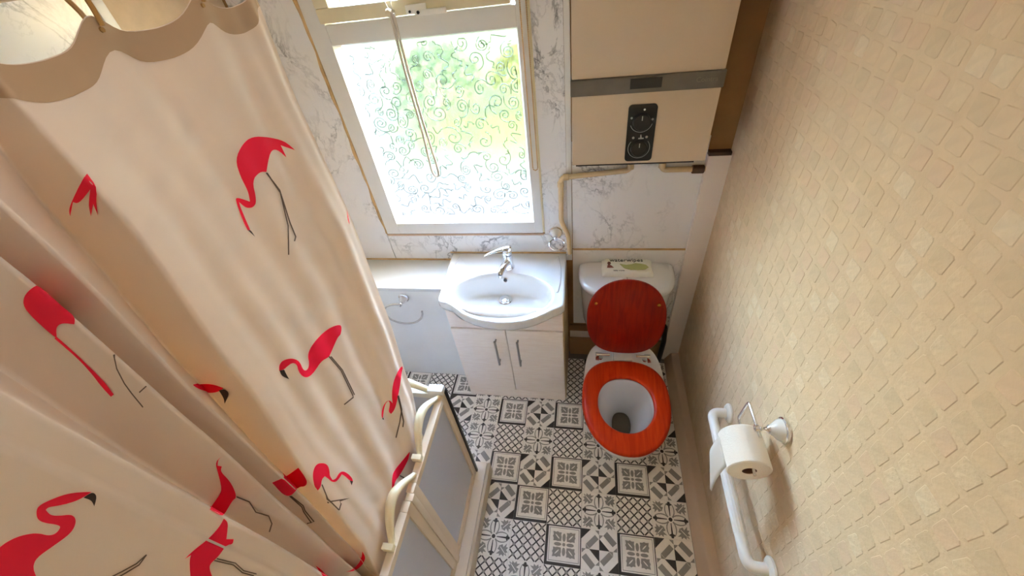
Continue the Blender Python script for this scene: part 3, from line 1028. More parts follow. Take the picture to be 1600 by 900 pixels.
def text_part(name, body, size, loc, rot, m, parent, ext=.0002):
    cu = bpy.data.curves.new(name, 'FONT')
    cu.body = body
    cu.size = size
    cu.extrude = ext
    cu.align_x = 'CENTER'
    cu.align_y = 'CENTER'
    cu.resolution_u = 3
    tmp = bpy.data.objects.new(name, cu)
    COL.objects.link(tmp)
    bpy.context.view_layer.update()
    me = bpy.data.meshes.new_from_object(tmp)
    bpy.data.objects.remove(tmp)
    me.materials.clear()
    me.materials.append(m)
    o = bpy.data.objects.new(name, me)
    COL.objects.link(o)
    o.parent = parent
    o.rotation_euler = rot
    o.location = Vector(loc) - wloc(parent)
    return o


text_part('lettering', 'Cointra', .020, (.645, hy - .0065, 1.540), (PI / 2, 0, 0), mat('faded_lettering', lin(128, 118, 104), .5), st)
cp = G()
c0x, c1x, c0z, c1z, rad = .424, .514, 1.288, 1.478, .012
outl = arc(c1x - rad, c1z - rad, rad, 0, 90, 5) + arc(c0x + rad, c1z - rad, rad, 90, 180, 5) + arc(c0x + rad, c0z + rad, rad, 180, 270, 5) + arc(c1x - rad, c0z + rad, rad, 270, 360, 5)
cp.loft([[(x, hy + .001, z) for x, z in outl], [(x, hy - .005, z) for x, z in outl]])
cpo = cp.build('control_plate', M_black, wh)
for (z, a0, a1) in ((1.425, 200, 345), (1.335, 140, 400)):
    kb = G().lathe([(.028, 0), (.027, .012), (.024, .015), (.0, .015)], (.468, hy - .005, z), (0, -1, 0), 28).build('knob', M_black, cpo, smooth=True)
    G().box((.4665, hy - .0212, z + .008), (.4695, hy - .0195, z + .022)).build('pointer', M_print, kb)
    G().tube([(x, hy - .0055, zz) for x, zz in arc(.468, z, .0355, a0, a1, 30)], .0009, 6).build('scale_arc', M_print, cpo, smooth=True)
G().lathe([(.0035, 0), (.003, .001)], (.474, hy - .005, 1.462), (0, -1, 0), 10).build('indicator_light', mat('indicator_white', lin(220, 220, 220), .4), cpo)
for (x, z, r_) in ((.436, 1.437, .004), (.502, 1.430, .004), (.493, 1.418, .0035), (.447, 1.371, .0045), (.490, 1.372, .0045)):
    G().lathe([(r_, 0), (r_ * .8, .0006)], (x, hy - .005, z), (0, -1, 0), 8).build('print_mark', M_print, cpo)
G().add([(.463, hy - .0056, 1.366), (.481, hy - .0056, 1.366), (.481, hy - .0056, 1.370), (.474, hy - .0056, 1.371), (.472, hy - .0056, 1.381), (.469, hy - .0056, 1.381), (.469, hy - .0056, 1.371), (.463, hy - .0056, 1.370)],
        [(0, 1, 2, 3, 4, 5, 6, 7)]).build('tap_symbol', M_print, cpo)

# ---- cream pipes
pipe_a = round_path([(.462, YB - .022, 1.262), (.462, YB - .022, 1.183), (.190, YB - .022, 1.160), (.186, YB - .022, .950), (.217, YB - .022, .868), (.222, YB - .022, .768)], .022, 6)
pa = empty('heater_pipe', (.222, YB - .022, .768), 'cream painted pipe bending from the heater down past the basin', 'pipe')
G().tube(pipe_a, .0105, 12).build('tube', M_pipe, pa, smooth=True)
for p, d in (((.462, YB - .022, 1.200), (0, 0, 1)), ((.212, YB - .022, 1.162), (1, 0, .08)), ((.1885, YB - .022, 1.130), (0, 0, -1))):
    G().lathe([(.0105, -.012), (.0135, -.010), (.0135, .010), (.0105, .012)], p, d, 14).build('joint', M_pipe, pa, smooth=True)
pb = empty('heater_pipe', (.70, YB - .022, 1.175), 'short cream painted pipe under the heater running to the corner boxing', 'pipe')
G().tube(round_path([(.580, YB - .022, 1.262), (.580, YB - .022, 1.180), (.738, YB - .022, 1.178)], .018, 6), .0105, 12).build('tube', M_pipe, pb, smooth=True)
G().lathe([(.0105, -.012), (.0135, -.010), (.0135, .010), (.0105, .012)], (.580, YB - .022, 1.200), (0, 0, 1), 14).build('joint', M_pipe, pb, smooth=True)
G().lathe([(.013, -.022), (.016, -.020), (.016, .020), (.013, .022)], (.712, YB - .022, 1.178), (1, 0, 0), 14).build('tape_wrap', mat('brown_tape', lin(92, 62, 40), .7), pb, smooth=True)

# ================================================================== TOILET
TX = .472
NE = 64


def egg(yc, af, ab, w, z, ef=2.1, eb=2.5, cx=TX, n=NE):
    out = []
    for i in range(n):
        a = 2 * PI * i / n
        c, s = math.cos(a), math.sin(a)
        e = eb if s > 0 else ef
        x = math.copysign(abs(c) ** (2 / e), c) * w
        y = math.copysign(abs(s) ** (2 / e), s) * (ab if s > 0 else af)
        out.append((cx + x, yc + y, z))
    return out


toi = empty('toilet', (TX, -.05, 0), 'white toilet with red-brown wooden seat and raised lid', 'toilet')
g = G()
rings = [egg(-.06, .215, .20, .100, 0, 2.4, 3), egg(-.06, .225, .20, .104, .03, 2.4, 3), egg(-.07, .220, .20, .100, .10, 2.3, 3), egg(-.11, .240, .22, .115, .20, 2.2, 3),
         egg(-.17, .250, .27, .148, .30, 2.1, 3.2), egg(-.21, .242, .32, .170, .365, 2.1, 3.6), egg(-.215, .240, .325, .176, .398, 2.1, 3.6), egg(-.215, .236, .322, .173, .406, 2.1, 3.6),
         egg(-.240, .140, .130, .122, .407, 2.1, 2.2), egg(-.240, .132, .124, .114, .398), egg(-.240, .130, .124, .112, .37), egg(-.235, .118, .112, .100, .32),
         egg(-.225, .092, .090, .072, .26), egg(-.215, .066, .072, .046, .21), egg(-.21, .056, .062, .038, .17)]
g.loft(rings, True, True)
g.build('bowl', M_ceramic, toi, smooth=True, angle=50)
G().add(egg(-.212, .060, .066, .042, .192), [tuple(range(NE))]).build('water', M_water, toi)


def seat_ring(k, z, hole):
    return egg(-.240, .130 - k, .128 - k, .1125 - k, z, 2.05, 2.2) if hole else egg(-.225, .238 - k, .205 - k, .180 - k, z, 2.1, 2.7)


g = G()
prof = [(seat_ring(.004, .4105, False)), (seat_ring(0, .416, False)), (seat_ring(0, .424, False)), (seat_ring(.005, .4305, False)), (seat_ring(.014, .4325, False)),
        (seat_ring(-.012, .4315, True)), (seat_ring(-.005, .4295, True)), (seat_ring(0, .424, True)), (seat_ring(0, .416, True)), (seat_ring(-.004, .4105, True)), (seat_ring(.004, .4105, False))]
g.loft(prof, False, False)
g.build('seat', M_seat_lit, toi, smooth=True, angle=60)
# raised lid
LD = Vector((0, .080, .408)).normalized()
LN = Vector((0, -LD.z, LD.y))
LB = Vector((TX, .012, .446))


def lid_ring(k, n_):
    r = egg(.196, .196 - k, .192 - k, .166 - k, 0, 2.6, 2.15, cx=0)
    return [LB + Vector((x, 0, 0)) + LD * y + LN * n_ for x, y, _ in r]


g = G().loft([lid_ring(.006, -.009), lid_ring(0, -.004), lid_ring(0, .004), lid_ring(.006, .009)])
lid = g.build('lid', M_mahog, toi, smooth=True, angle=50)
for x in (-.128, .128):
    G().lathe([(.007, 0), (.0075, .004), (.004, .006), (0, .0065)], LB + Vector((x, 0, 0)) + LD * .275 + LN * .009, LN, 14).build('buffer', M_brass, lid, smooth=True)
for x in (-.088, .088):
    hb = G().tube([(TX + x - .030, .002, .438), (TX + x + .030, .002, .438)], .0065, 12).build('hinge_bar', M_chrome, toi, smooth=True)
    G().lathe([(.012, 0), (.013, .004), (.009, .010), (.009, .034), (.0, .036)], (TX + x * 1.14, .004, .406), (0, 0, 1), 16).build('hinge_post', M_chrome, hb, smooth=True)
    G().box((TX + x * 1.30 - .008, -.03, .431), (TX + x * 1.30 + .008, .016, .437)).build('hinge_leaf', M_chrome, hb, bevel=.002)
G().box((TX - .042, -.018, .404), (TX + .042, .045, .432)).build('hinge_block', M_ceramic, toi, bevel=.006)
# cistern


def cis(k, z):
    return [(TX + .008 + x - TX, y, zz) for x, y, zz in egg(.300, .185 - k, .040, .215 - k, z, 3.0, 8)]


G().loft([cis(.030, .400), cis(.020, .44), cis(.010, .60), cis(.008, .672)]).build('cistern', M_ceramic, toi, smooth=True)
cl = G().loft([cis(.004, .673), cis(0, .680), cis(0, .697), cis(.006, .706), cis(.018, .710)]).build('cistern_lid', M_ceramic, toi, smooth=True, angle=60)
fb = G().lathe([(.024, 0), (.024, .004), (.020, .006), (.0, .0065)], (.482, .207, .710), (0, 0, 1), 28).build('flush_button', M_chrome, toi, smooth=True)
G().box((.4812, .187, .7155), (.4828, .227, .7170)).build('button_split', M_black, fb)
# waste / feed hose right of the toilet
g = G().tube(round_path([(.640, .27, .36), (.700, .27, .36), (.715, .28, .22), (.715, .30, .02)], .03), .013, 12)
tag(g.build('feed_hose', M_black, smooth=True), 'black flexible hose behind the toilet by the corner boxing', 'hose')

# ---- wipes packet on the cistern
wp = empty('wipes_packet', (.482, .278, .7105), 'white and green packet of wet wipes lying on the cistern lid', 'packet')
g = G()
nx, ny = 20, 16
top, bot = [], []
x0, x1, y0, y1 = .372, .596, .234, .348
V = []
for j in range(ny + 1):
    for i in range(nx + 1):
        u, v = i / nx, j / ny
        k = min(u, 1 - u, .10) / .10
        kk = min(v, 1 - v, .12) / .12
        x = x0 + (x1 - x0) * u
        y = y0 + (y1 - y0) * v
        h = .003 + .021 * (k ** .5) * (kk ** .4) + .0012 * math.sin(u * 19 + v * 7)
        V.append((x + .002 * math.sin(v * 9), y + .0015 * math.sin(u * 21), .7105 + h))
n0 = len(V)
for j in range(ny + 1):
    for i in range(nx + 1):
        V.append((x0 + (x1 - x0) * i / nx, y0 + (y1 - y0) * j / ny, .7107))
F = []
for j in range(ny):
    for i in range(nx):
        a = j * (nx + 1) + i
        F.append((a, a + 1, a + nx + 2, a + nx + 1))
        F.append((n0 + a, n0 + a + nx + 1, n0 + a + nx + 2, n0 + a + 1))
for i in range(nx):
    F.append((i, n0 + i, n0 + i + 1, i + 1))
    a = ny * (nx + 1) + i
    F.append((a, a + 1, n0 + a + 1, n0 + a))
for j in range(ny):
    a = j * (nx + 1)
    F.append((a, a + nx + 1, n0 + a + nx + 1, n0 + a))
    a += nx
    F.append((a, n0 + a, n0 + a + nx + 1, a + nx + 1))
g.add(V, F)
g.build('wrapper', mat('packet_white', lin(240, 242, 234), .3), wp, smooth=True)
zt = .7365
gp = [(.452, .298), (.480, .291), (.505, .296), (.522, .304), (.545, .300), (.567, .293), (.577, .276), (.562, .262), (.530, .255), (.500, .257), (.470, .270)]
G().loft([[(x, y, zt - .003) for x, y in gp], [(x, y, zt) for x, y in gp]]).build('green_flap', mat('packet_green', lin(176, 184, 120), .35), wp)
bp_ = [(.394, .272), (.424, .272), (.414, .286), (.406, .293), (.397, .291)]
G().loft([[(x, y, zt - .004) for x, y in bp_], [(x, y, zt - .0005) for x, y in bp_]]).build('printed_figure', mat('packet_figure_red', lin(140, 70, 60), .4), wp)
G().loft([[(x, y, zt - .004) for x, y in ell(.404, .303, .008, .011)], [(x, y, zt - .0005) for x, y in ell(.404, .303, .008, .011)]]).build('printed_head', mat('packet_head', lin(110, 62, 50), .4), wp)
text_part('lettering', 'water', .032, (.444, .324, zt - .0005), (0, 0, 0), mat('packet_ink', lin(40, 52, 56), .5), wp, .0008)
text_part('lettering', 'wipes', .032, (.520, .325, zt - .0005), (0, 0, 0), mat('packet_ink', lin(40, 52, 56), .5), wp, .0008)
text_part('lettering', 'baby wipes', .011, (.446, .252, zt - .001), (0, 0, 0), mat('packet_ink_grey', lin(104, 112, 116), .5), wp, .0008)

# ================================================================== GRAB RAIL, ROLL HOLDER, ROLL
gb = empty('grab_rail', (XR, -.57, .565), 'white plastic grab rail on the wallpapered wall under the toilet roll', 'grab rail')
for y in (-.335, -.812):
    G().lathe([(.034, 0), (.034, .006), (.028, .012), (.020, .014)], (XR - .0015, y, .565), (-1, 0, 0), 28).build('flange', M_plastic, gb, smooth=True)
G().tube(round_path([(XR - .004, -.335, .565), (.757, -.335, .565), (.757, -.812, .565), (XR - .004, -.812, .565)], .030, 8), .0165, 18).build('tube', M_plastic, gb, smooth=True)
g = G()
n = 28
rings = []
for y in (-.42, -.73):
    rings.append([(.757 + (.0176 if k % 2 else .0168) * math.cos(2 * PI * k / n), y, .565 + (.0176 if k % 2 else .0168) * math.sin(2 * PI * k / n)) for k in range(n)])
g.loft(rings).build('ribbed_grip', M_plastic, gb)

hd = empty('roll_holder', (XR, -.577, .90), 'chrome toilet roll holder with white ceramic boss on the wallpapered wall', 'roll holder')
G().lathe([(.034, 0), (.035, .004), (.034, .008), (.031, .010)], (XR - .0015, -.577, .900), (-1, 0, 0), 28).build('mount_plate', M_chrome, hd, smooth=True)
G().lathe([(.030, 0), (.026, .010), (.017, .020), (.011, .028)], (XR - .0115, -.577, .900), (-1, 0, 0), 28).build('ceramic_boss', M_ceramic, hd, smooth=True)
G().lathe([(.010, 0), (.012, .004), (.006, .010), (.005, .020), (.009, .024), (.0115, .030), (.009, .037), (.0, .040)], (XR - .038, -.577, .900), (-1, 0, 0), 20).build('post', M_chrome, hd, smooth=True)
G().tube(round_path([(.752, -.602, .900), (.752, -.497, .900), (.747, -.497, .812), (.747, -.664, .812)], .012, 6), .0042, 10).build('bar', M_chrome, hd, smooth=True)

rl = empty('toilet_roll', (.742, -.593, .76), 'white toilet paper roll with a torn sheet hanging from the holder', 'toilet roll')
RC = Vector((.742, -.593, .797))
g = G()
n = 48
L2 = .054
g_r = [(.0185, -L2), (.0535, -L2), (.056, -L2 + .003), (.056, L2 - .003), (.0535, L2), (.0185, L2), (.0185, -L2)]
rings = [[(RC.x + r_ * math.cos(2 * PI * k / n), RC.y + h, RC.z + r_ * math.sin(2 * PI * k / n)) for k in range(n)] for r_, h in g_r]
g.loft(rings, False, False).build('paper', M_paper, rl, smooth=True, angle=35)
g = G()
rings = [[(RC.x + r_ * math.cos(2 * PI * k / 24), RC.y + h, RC.z + r_ * math.sin(2 * PI * k / 24)) for k in range(24)] for r_, h in [(.0184, -L2 + .001), (.0184, L2 - .001), (.0174, L2 - .001), (.0174, -L2 + .001), (.0184, -L2 + .001)]]
g.loft(rings, False, False).build('core', mat('card_core', lin(120, 88, 66), .9), rl, smooth=True)
vs, fs = [], []
nv, nu = 16, 6
for j in range(nv + 1):
    t_ = j / nv
    for i in range(nu + 1):
        u = i / nu
        wv = .94 if t_ < .55 else .94 * (1 - (t_ - .55) / .45 * .88)
        y = RC.y - .047 + (1 - u) * .094 * wv
        x = RC.x - .0565 - .006 * math.sin(t_ * 3.0) - .004 * math.sin(u * 3.1) * t_
        z = RC.z + .002 - t_ * .172
        vs.append((x, y, z))
for j in range(nv):
    for i in range(nu):
        a = j * (nu + 1) + i
        fs.append((a, a + 1, a + nu + 2, a + nu + 1))
sheet = G().add(vs, fs).build('loose_sheet', cloth('loose_paper', lin(238, 230, 218), .3), rl, smooth=True)
md = sheet.modifiers.new('thickness', 'SOLIDIFY'); md.thickness = .0004

# ================================================================== SHOWER: TRAY, SCREEN, CURTAIN
TYE = -.402
tr_ = empty('shower_tray', (-.55, -1.1, 0), 'white raised shower tray behind the half-height screen', 'shower tray')
g = G()
prof = [(-.131, 0), (-.133, .012), (-.140, .086), (-.141, .1), (-.150, .102), (-.235, .102), (-.245, .098), (-.265, .045), (-.28, .04), (-.944, .04), (-.944, 0)]
g.loft([[(x, y, z) for x, z in prof] for y in (YF + .005, TYE - .085)], True, True)
g.build('tray_edge', M_tray, tr_, smooth=True, angle=30)
g = G().box((-.944, TYE - .085, 0), (-.141, TYE, .102))
g.build('tray_end', M_tray, tr_, bevel=.006)
G().box((-.1405, YF + .005, .001), (-.1285, TYE + .003, .088)).build('tray_riser', M_trayside, tr_, bevel=.002)

sc = empty('half_height_screen', (-.195, -.62, .102), 'cream framed half-height shower screen with grey panels and wavy top handles', 'shower screen')
SX0, SX1 = -.207, -.183


def leaf(y0, y1, nm, hy0, hy1, zt=.765, clip=True):
    """one leaf in the plane x = const between y0 > y1"""
    root = G().box((SX0, y1, .103), (SX1, y0, .140))                         # bottom rail is the part
    fr = root.build(nm, M_screenframe, sc, bevel=.003)
    G().box((SX0, y0 - .030, .140), (SX1, y0, zt)).build('stile', M_screenframe, fr, bevel=.003)
    G().box((SX0, y1, .140), (SX1, y1 + .030, zt)).build('stile', M_screenframe, fr, bevel=.003)
    G().box((SX0, y1 + .030, zt - .028), (SX1, y0 - .030, zt)).build('top_rail', M_screenframe, fr, bevel=.003)
    G().box((SX0 + .008, y1 + .028, .138), (SX1 - .008, y0 - .028, zt - .026)).build('panel', M_screenpane, fr)
    # wavy grab handle rising above the rail
    n_ = 28
    rings = []
    for i in range(n_ + 1):
        t_ = i / n_
        y = hy0 + (hy1 - hy0) * t_
        b_ = math.sin(PI * min(1, t_ * 1.02)) ** 1.15
        zc = zt - .004 + .066 * b_ * (1 - .25 * t_)
        xw = SX0 + .010 - .020 * math.sin(PI * t_)
        hw = .009 + .006 * b_
        hh = .013
        rings.append([(xw + hw * math.cos(2 * PI * k / 12), y, zc + hh * math.sin(2 * PI * k / 12)) for k in range(12)])
    G().loft(rings).build('grab_handle', M_handle, fr, smooth=True)
    if clip:
        G().box((SX0 - .010, hy1 - .010, zt - .004), (SX1 - .003, hy1 + .006, zt + .020)).build('handle_clip', M_handle, fr, bevel=.003)
    return fr


l1 = leaf(-.452, -.790, 'door_leaf', -.470, -.690)
l2 = leaf(-.812, -1.170, 'door_leaf', -.735, -.930)
l3 = leaf(-1.192, -1.550, 'door_leaf', -1.22, -1.42)
for y in (-.801, -1.181):
    G().box((SX0 + .004, y - .0105, .103), (SX1 + .004, y + .0105, .765)).build('hinge_strip', M_screenframe, sc, bevel=.002)
G().box((SX0 - .002, -.4515, .103), (SX1 + .006, -.4405, .772)).build('black_seal', M_black, sc, bevel=.001)
# return panel facing the window wall
rtn = G().box((-.944, -.463, .103), (SX0 - .001, -.441, .140)).build('return_panel', M_screenframe, sc, bevel=.003)
G().box((-.944, -.463, .737), (SX0 - .003, -.441, .765)).build('top_rail', M_pvc, rtn, bevel=.003)
G().box((SX0 - .032, -.463, .140), (SX0 - .003, -.441, .737)).build('stile', M_screenframe, rtn, bevel=.003)
G().box((-.944, -.463, .140), (-.916, -.441, .737)).build('stile', M_screenframe, rtn, bevel=.003)
G().box((-.918, -.456, .138), (SX0 - .030, -.448, .739)).build('panel', M_screenpane, rtn)
G().box((SX0 - .030, -.468, .7655), (SX1 + .002, -.4375, .792)).build('corner_bracket', M_pvc, rtn, bevel=.006)
rings = []
for i in range(25):
    t_ = i / 24
    x = SX0 - .030 - .22 * t_
    zc = .772 + .050 * math.sin(PI * t_) ** 1.1
    rings.append([(x, -.452 + (.010 + .005 * math.sin(PI * t_)) * math.cos(2 * PI * k / 12), zc + .013 * math.sin(2 * PI * k / 12)) for k in range(12)])
G().loft(rings).build('grab_handle', M_handle, rtn, smooth=True)

# ---- curtain -------------------------------------------------------
#CURTAIN-BEGIN
LEV = [1.93, 1.75, 1.50, 1.20, 0.90, 0.70, 0.14]
COLS = [
    # far edge, interior of the broad flat panel, then ridge / valley pleats towards the viewer
    [(-.250, -.430), (-.250, -.445), (-.250, -.440), (-.250, -.468), (-.250, -.515), (-.250, -.570), (-.260, -.600)],
    [(-.240, -.500), (-.236, -.515), (-.234, -.515), (-.236, -.545), (-.236, -.590), (-.240, -.640), (-.250, -.670)],
    [(-.236, -.590), (-.238, -.605), (-.242, -.612), (-.244, -.645), (-.244, -.685), (-.246, -.725), (-.255, -.750)],
    [(-.252, -.690), (-.234, -.705), (-.228, -.722), (-.230, -.756), (-.234, -.790), (-.240, -.825), (-.255, -.845)],
    [(-.240, -.780), (-.222, -.800), (-.218, -.822), (-.222, -.858), (-.228, -.885), (-.236, -.915), (-.252, -.930)],
    [(-.236, -.852), (-.205, -.868), (-.205, -.898), (-.210, -.936), (-.221, -.955), (-.230, -.985), (-.250, -1.000)],
    [(-.268, -.862), (-.312, -.864), (-.318, -.886), (-.322, -.905), (-.326, -.925), (-.330, -.945), (-.335, -.960)],
    [(-.240, -.922), (-.210, -.937), (-.215, -.950), (-.225, -.956), (-.240, -.968), (-.250, -.985), (-.262, -1.000)],
    [(-.262, -.938), (-.288, -.953), (-.294, -.964), (-.296, -.970), (-.300, -.980), (-.302, -.992), (-.310, -1.010)],
    [(-.238, -.960), (-.206, -.970), (-.205, -.981), (-.213, -.993), (-.225, -1.004), (-.236, -1.012), (-.252, -1.024)],
    [(-.262, -1.000), (-.276, -1.016), (-.280, -1.024), (-.284, -1.028), (-.286, -1.032), (-.290, -1.038), (-.300, -1.050)],
    [(-.238, -1.048), (-.205, -1.052), (-.205, -1.049), (-.208, -1.044), (-.220, -1.044), (-.232, -1.050), (-.250, -1.064)],
    [(-.236, -1.120), (-.222, -1.120), (-.222, -1.118), (-.226, -1.115), (-.230, -1.115), (-.238, -1.120), (-.252, -1.130)],
    [(-.252, -1.220), (-.250, -1.220), (-.250, -1.220), (-.250, -1.220), (-.252, -1.220), (-.255, -1.225), (-.262, -1.230)],
    [(-.240, -1.340), (-.232, -1.340), (-.232, -1.340), (-.234, -1.340), (-.236, -1.340), (-.240, -1.340), (-.252, -1.345)],
    [(-.250, -1.480), (-.250, -1.480), (-.250, -1.480), (-.250, -1.480), (-.250, -1.480), (-.252, -1.480), (-.260, -1.485)]]


def _cr(a, b, c, d, t):
    return 0.5 * ((2 * b) + (c - a) * t + (2 * a - 5 * b + 4 * c - d) * t * t + (3 * b - a - 3 * c + d) * t ** 3)


def cur_at(u, z):
    """point of the hanging cloth: u counts columns from the far edge, z is height"""
    z = min(max(z, LEV[-1]), LEV[0])
    k = 0
    while k < len(LEV) - 2 and z < LEV[k + 1]: k += 1
    f = (LEV[k] - z) / (LEV[k] - LEV[k + 1])
    f = f * f * (3 - 2 * f) * .5 + f * .5
    n = len(COLS)
    i = min(int(u), n - 2)
    t = u - i
    pts = []
    for q in (i - 1, i, i + 1, i + 2):
        q = min(max(q, 0), n - 1)
        a, b = COLS[q][k], COLS[q][k + 1]
        pts.append((a[0] + (b[0] - a[0]) * f, a[1] + (b[1] - a[1]) * f))
    x = _cr(pts[0][0], pts[1][0], pts[2][0], pts[3][0], t)
    y = _cr(pts[0][1], pts[1][1], pts[2][1], pts[3][1], t)
    if 4 <= u < 11.5:                       # pressed pleats: nearly straight flanks with crisp ridges
        k_ = .78 * min(1, (u - 4) * 2)
        lx = pts[1][0] + (pts[2][0] - pts[1][0]) * t
        ly = pts[1][1] + (pts[2][1] - pts[1][1]) * t
        x, y = x + (lx - x) * k_, y + (ly - y) * k_
    # faint creases of the broad panel
    if u < 4.6:
        w = math.sin(min(1, u / .8) * PI / 2) * min(1, (4.6 - u))
        x += w * (.0035 * math.sin(u * 4.2 + z * 3.0) + .0022 * math.sin(u * 9.0 - z * 5.0))
    return (x, y, z)
#CURTAIN-END


HOOKS_Y = [-.430, -.575, -.725, -.875, -1.00, -1.13, -1.28, -1.43]


def ztop(u):
    y = cur_at(u, 1.92)[1]
    d = min(abs(y - h) for h in HOOKS_Y)
    return 1.902 + .022 * math.exp(-(d / .028) ** 2) + .004 * math.exp(-(d / .06) ** 2)


cu = empty('shower_curtain', (-.25, -.9, .14), 'pale cream shower curtain printed with pink flamingos, hanging in folds', 'shower curtain')
NU, NZ = (len(COLS) - 1) * 12, 64
vs, fs = [], []
for j in range(NZ + 1):
    for i in range(NU + 1):
        u = i / 12
        zt = ztop(u)
        vs.append(cur_at(u, .14 + (zt - .14) * (j / NZ)))
for j in range(NZ):
    for i in range(NU):
        a = j * (NU + 1) + i
        fs.append((a, a + 1, a + NU + 2, a + NU + 1))
G().add(vs, fs).build('cloth', M_curtain, cu, smooth=True, angle=180)


def cur_off(u, z, d):
    p = Vector(cur_at(u, z))
    e = .02
    du = Vector(cur_at(min(u + e, len(COLS) - 1.001), z)) - Vector(cur_at(max(u - e, 0), z))
    dz = Vector(cur_at(u, z + .01)) - Vector(cur_at(u, z - .01))
    n = dz.cross(du)
    if n.length < 1e-12: n = Vector((1, 0, 0))
    n.normalize()
    if n.dot(Vector((1, -.3, 0))) < 0 and abs(du.y) > abs(du.x) * 4: n = -n
    return p + n * d


# which side of the cloth is the room side (checked on the broad panel)
_s = 1.0 if (cur_off(2.5, 1.3, .01) - Vector(cur_at(2.5, 1.3))).x > 0 else -1.0
vs, fs = [], []
for j in range(5):
    for i in range(NU + 1):
        u = i / 12
        vs.append(cur_off(u, ztop(u) - .001 - .033 * j / 4, _s * .0012))
for j in range(4):
    for i in range(NU):
        a = j * (NU + 1) + i
        fs.append((a, a + 1, a + NU + 2, a + NU + 1))
G().add(vs, fs).build('top_hem', M_hem, cu, smooth=True, angle=180)
vs, fs = [], []
for j in range(NZ + 1):
    for i in range(3):
        z = .14 + (ztop(0) - .14) * j / NZ
        vs.append(cur_off(.0 + .09 * i / 2, z, _s * .0012))
for j in range(NZ):
    for i in range(2):
        a = j * 3 + i
        fs.append((a, a + 1, a + 4, a + 3))
G().add(vs, fs).build('side_hem', M_curtain, cu, smooth=True, angle=180)

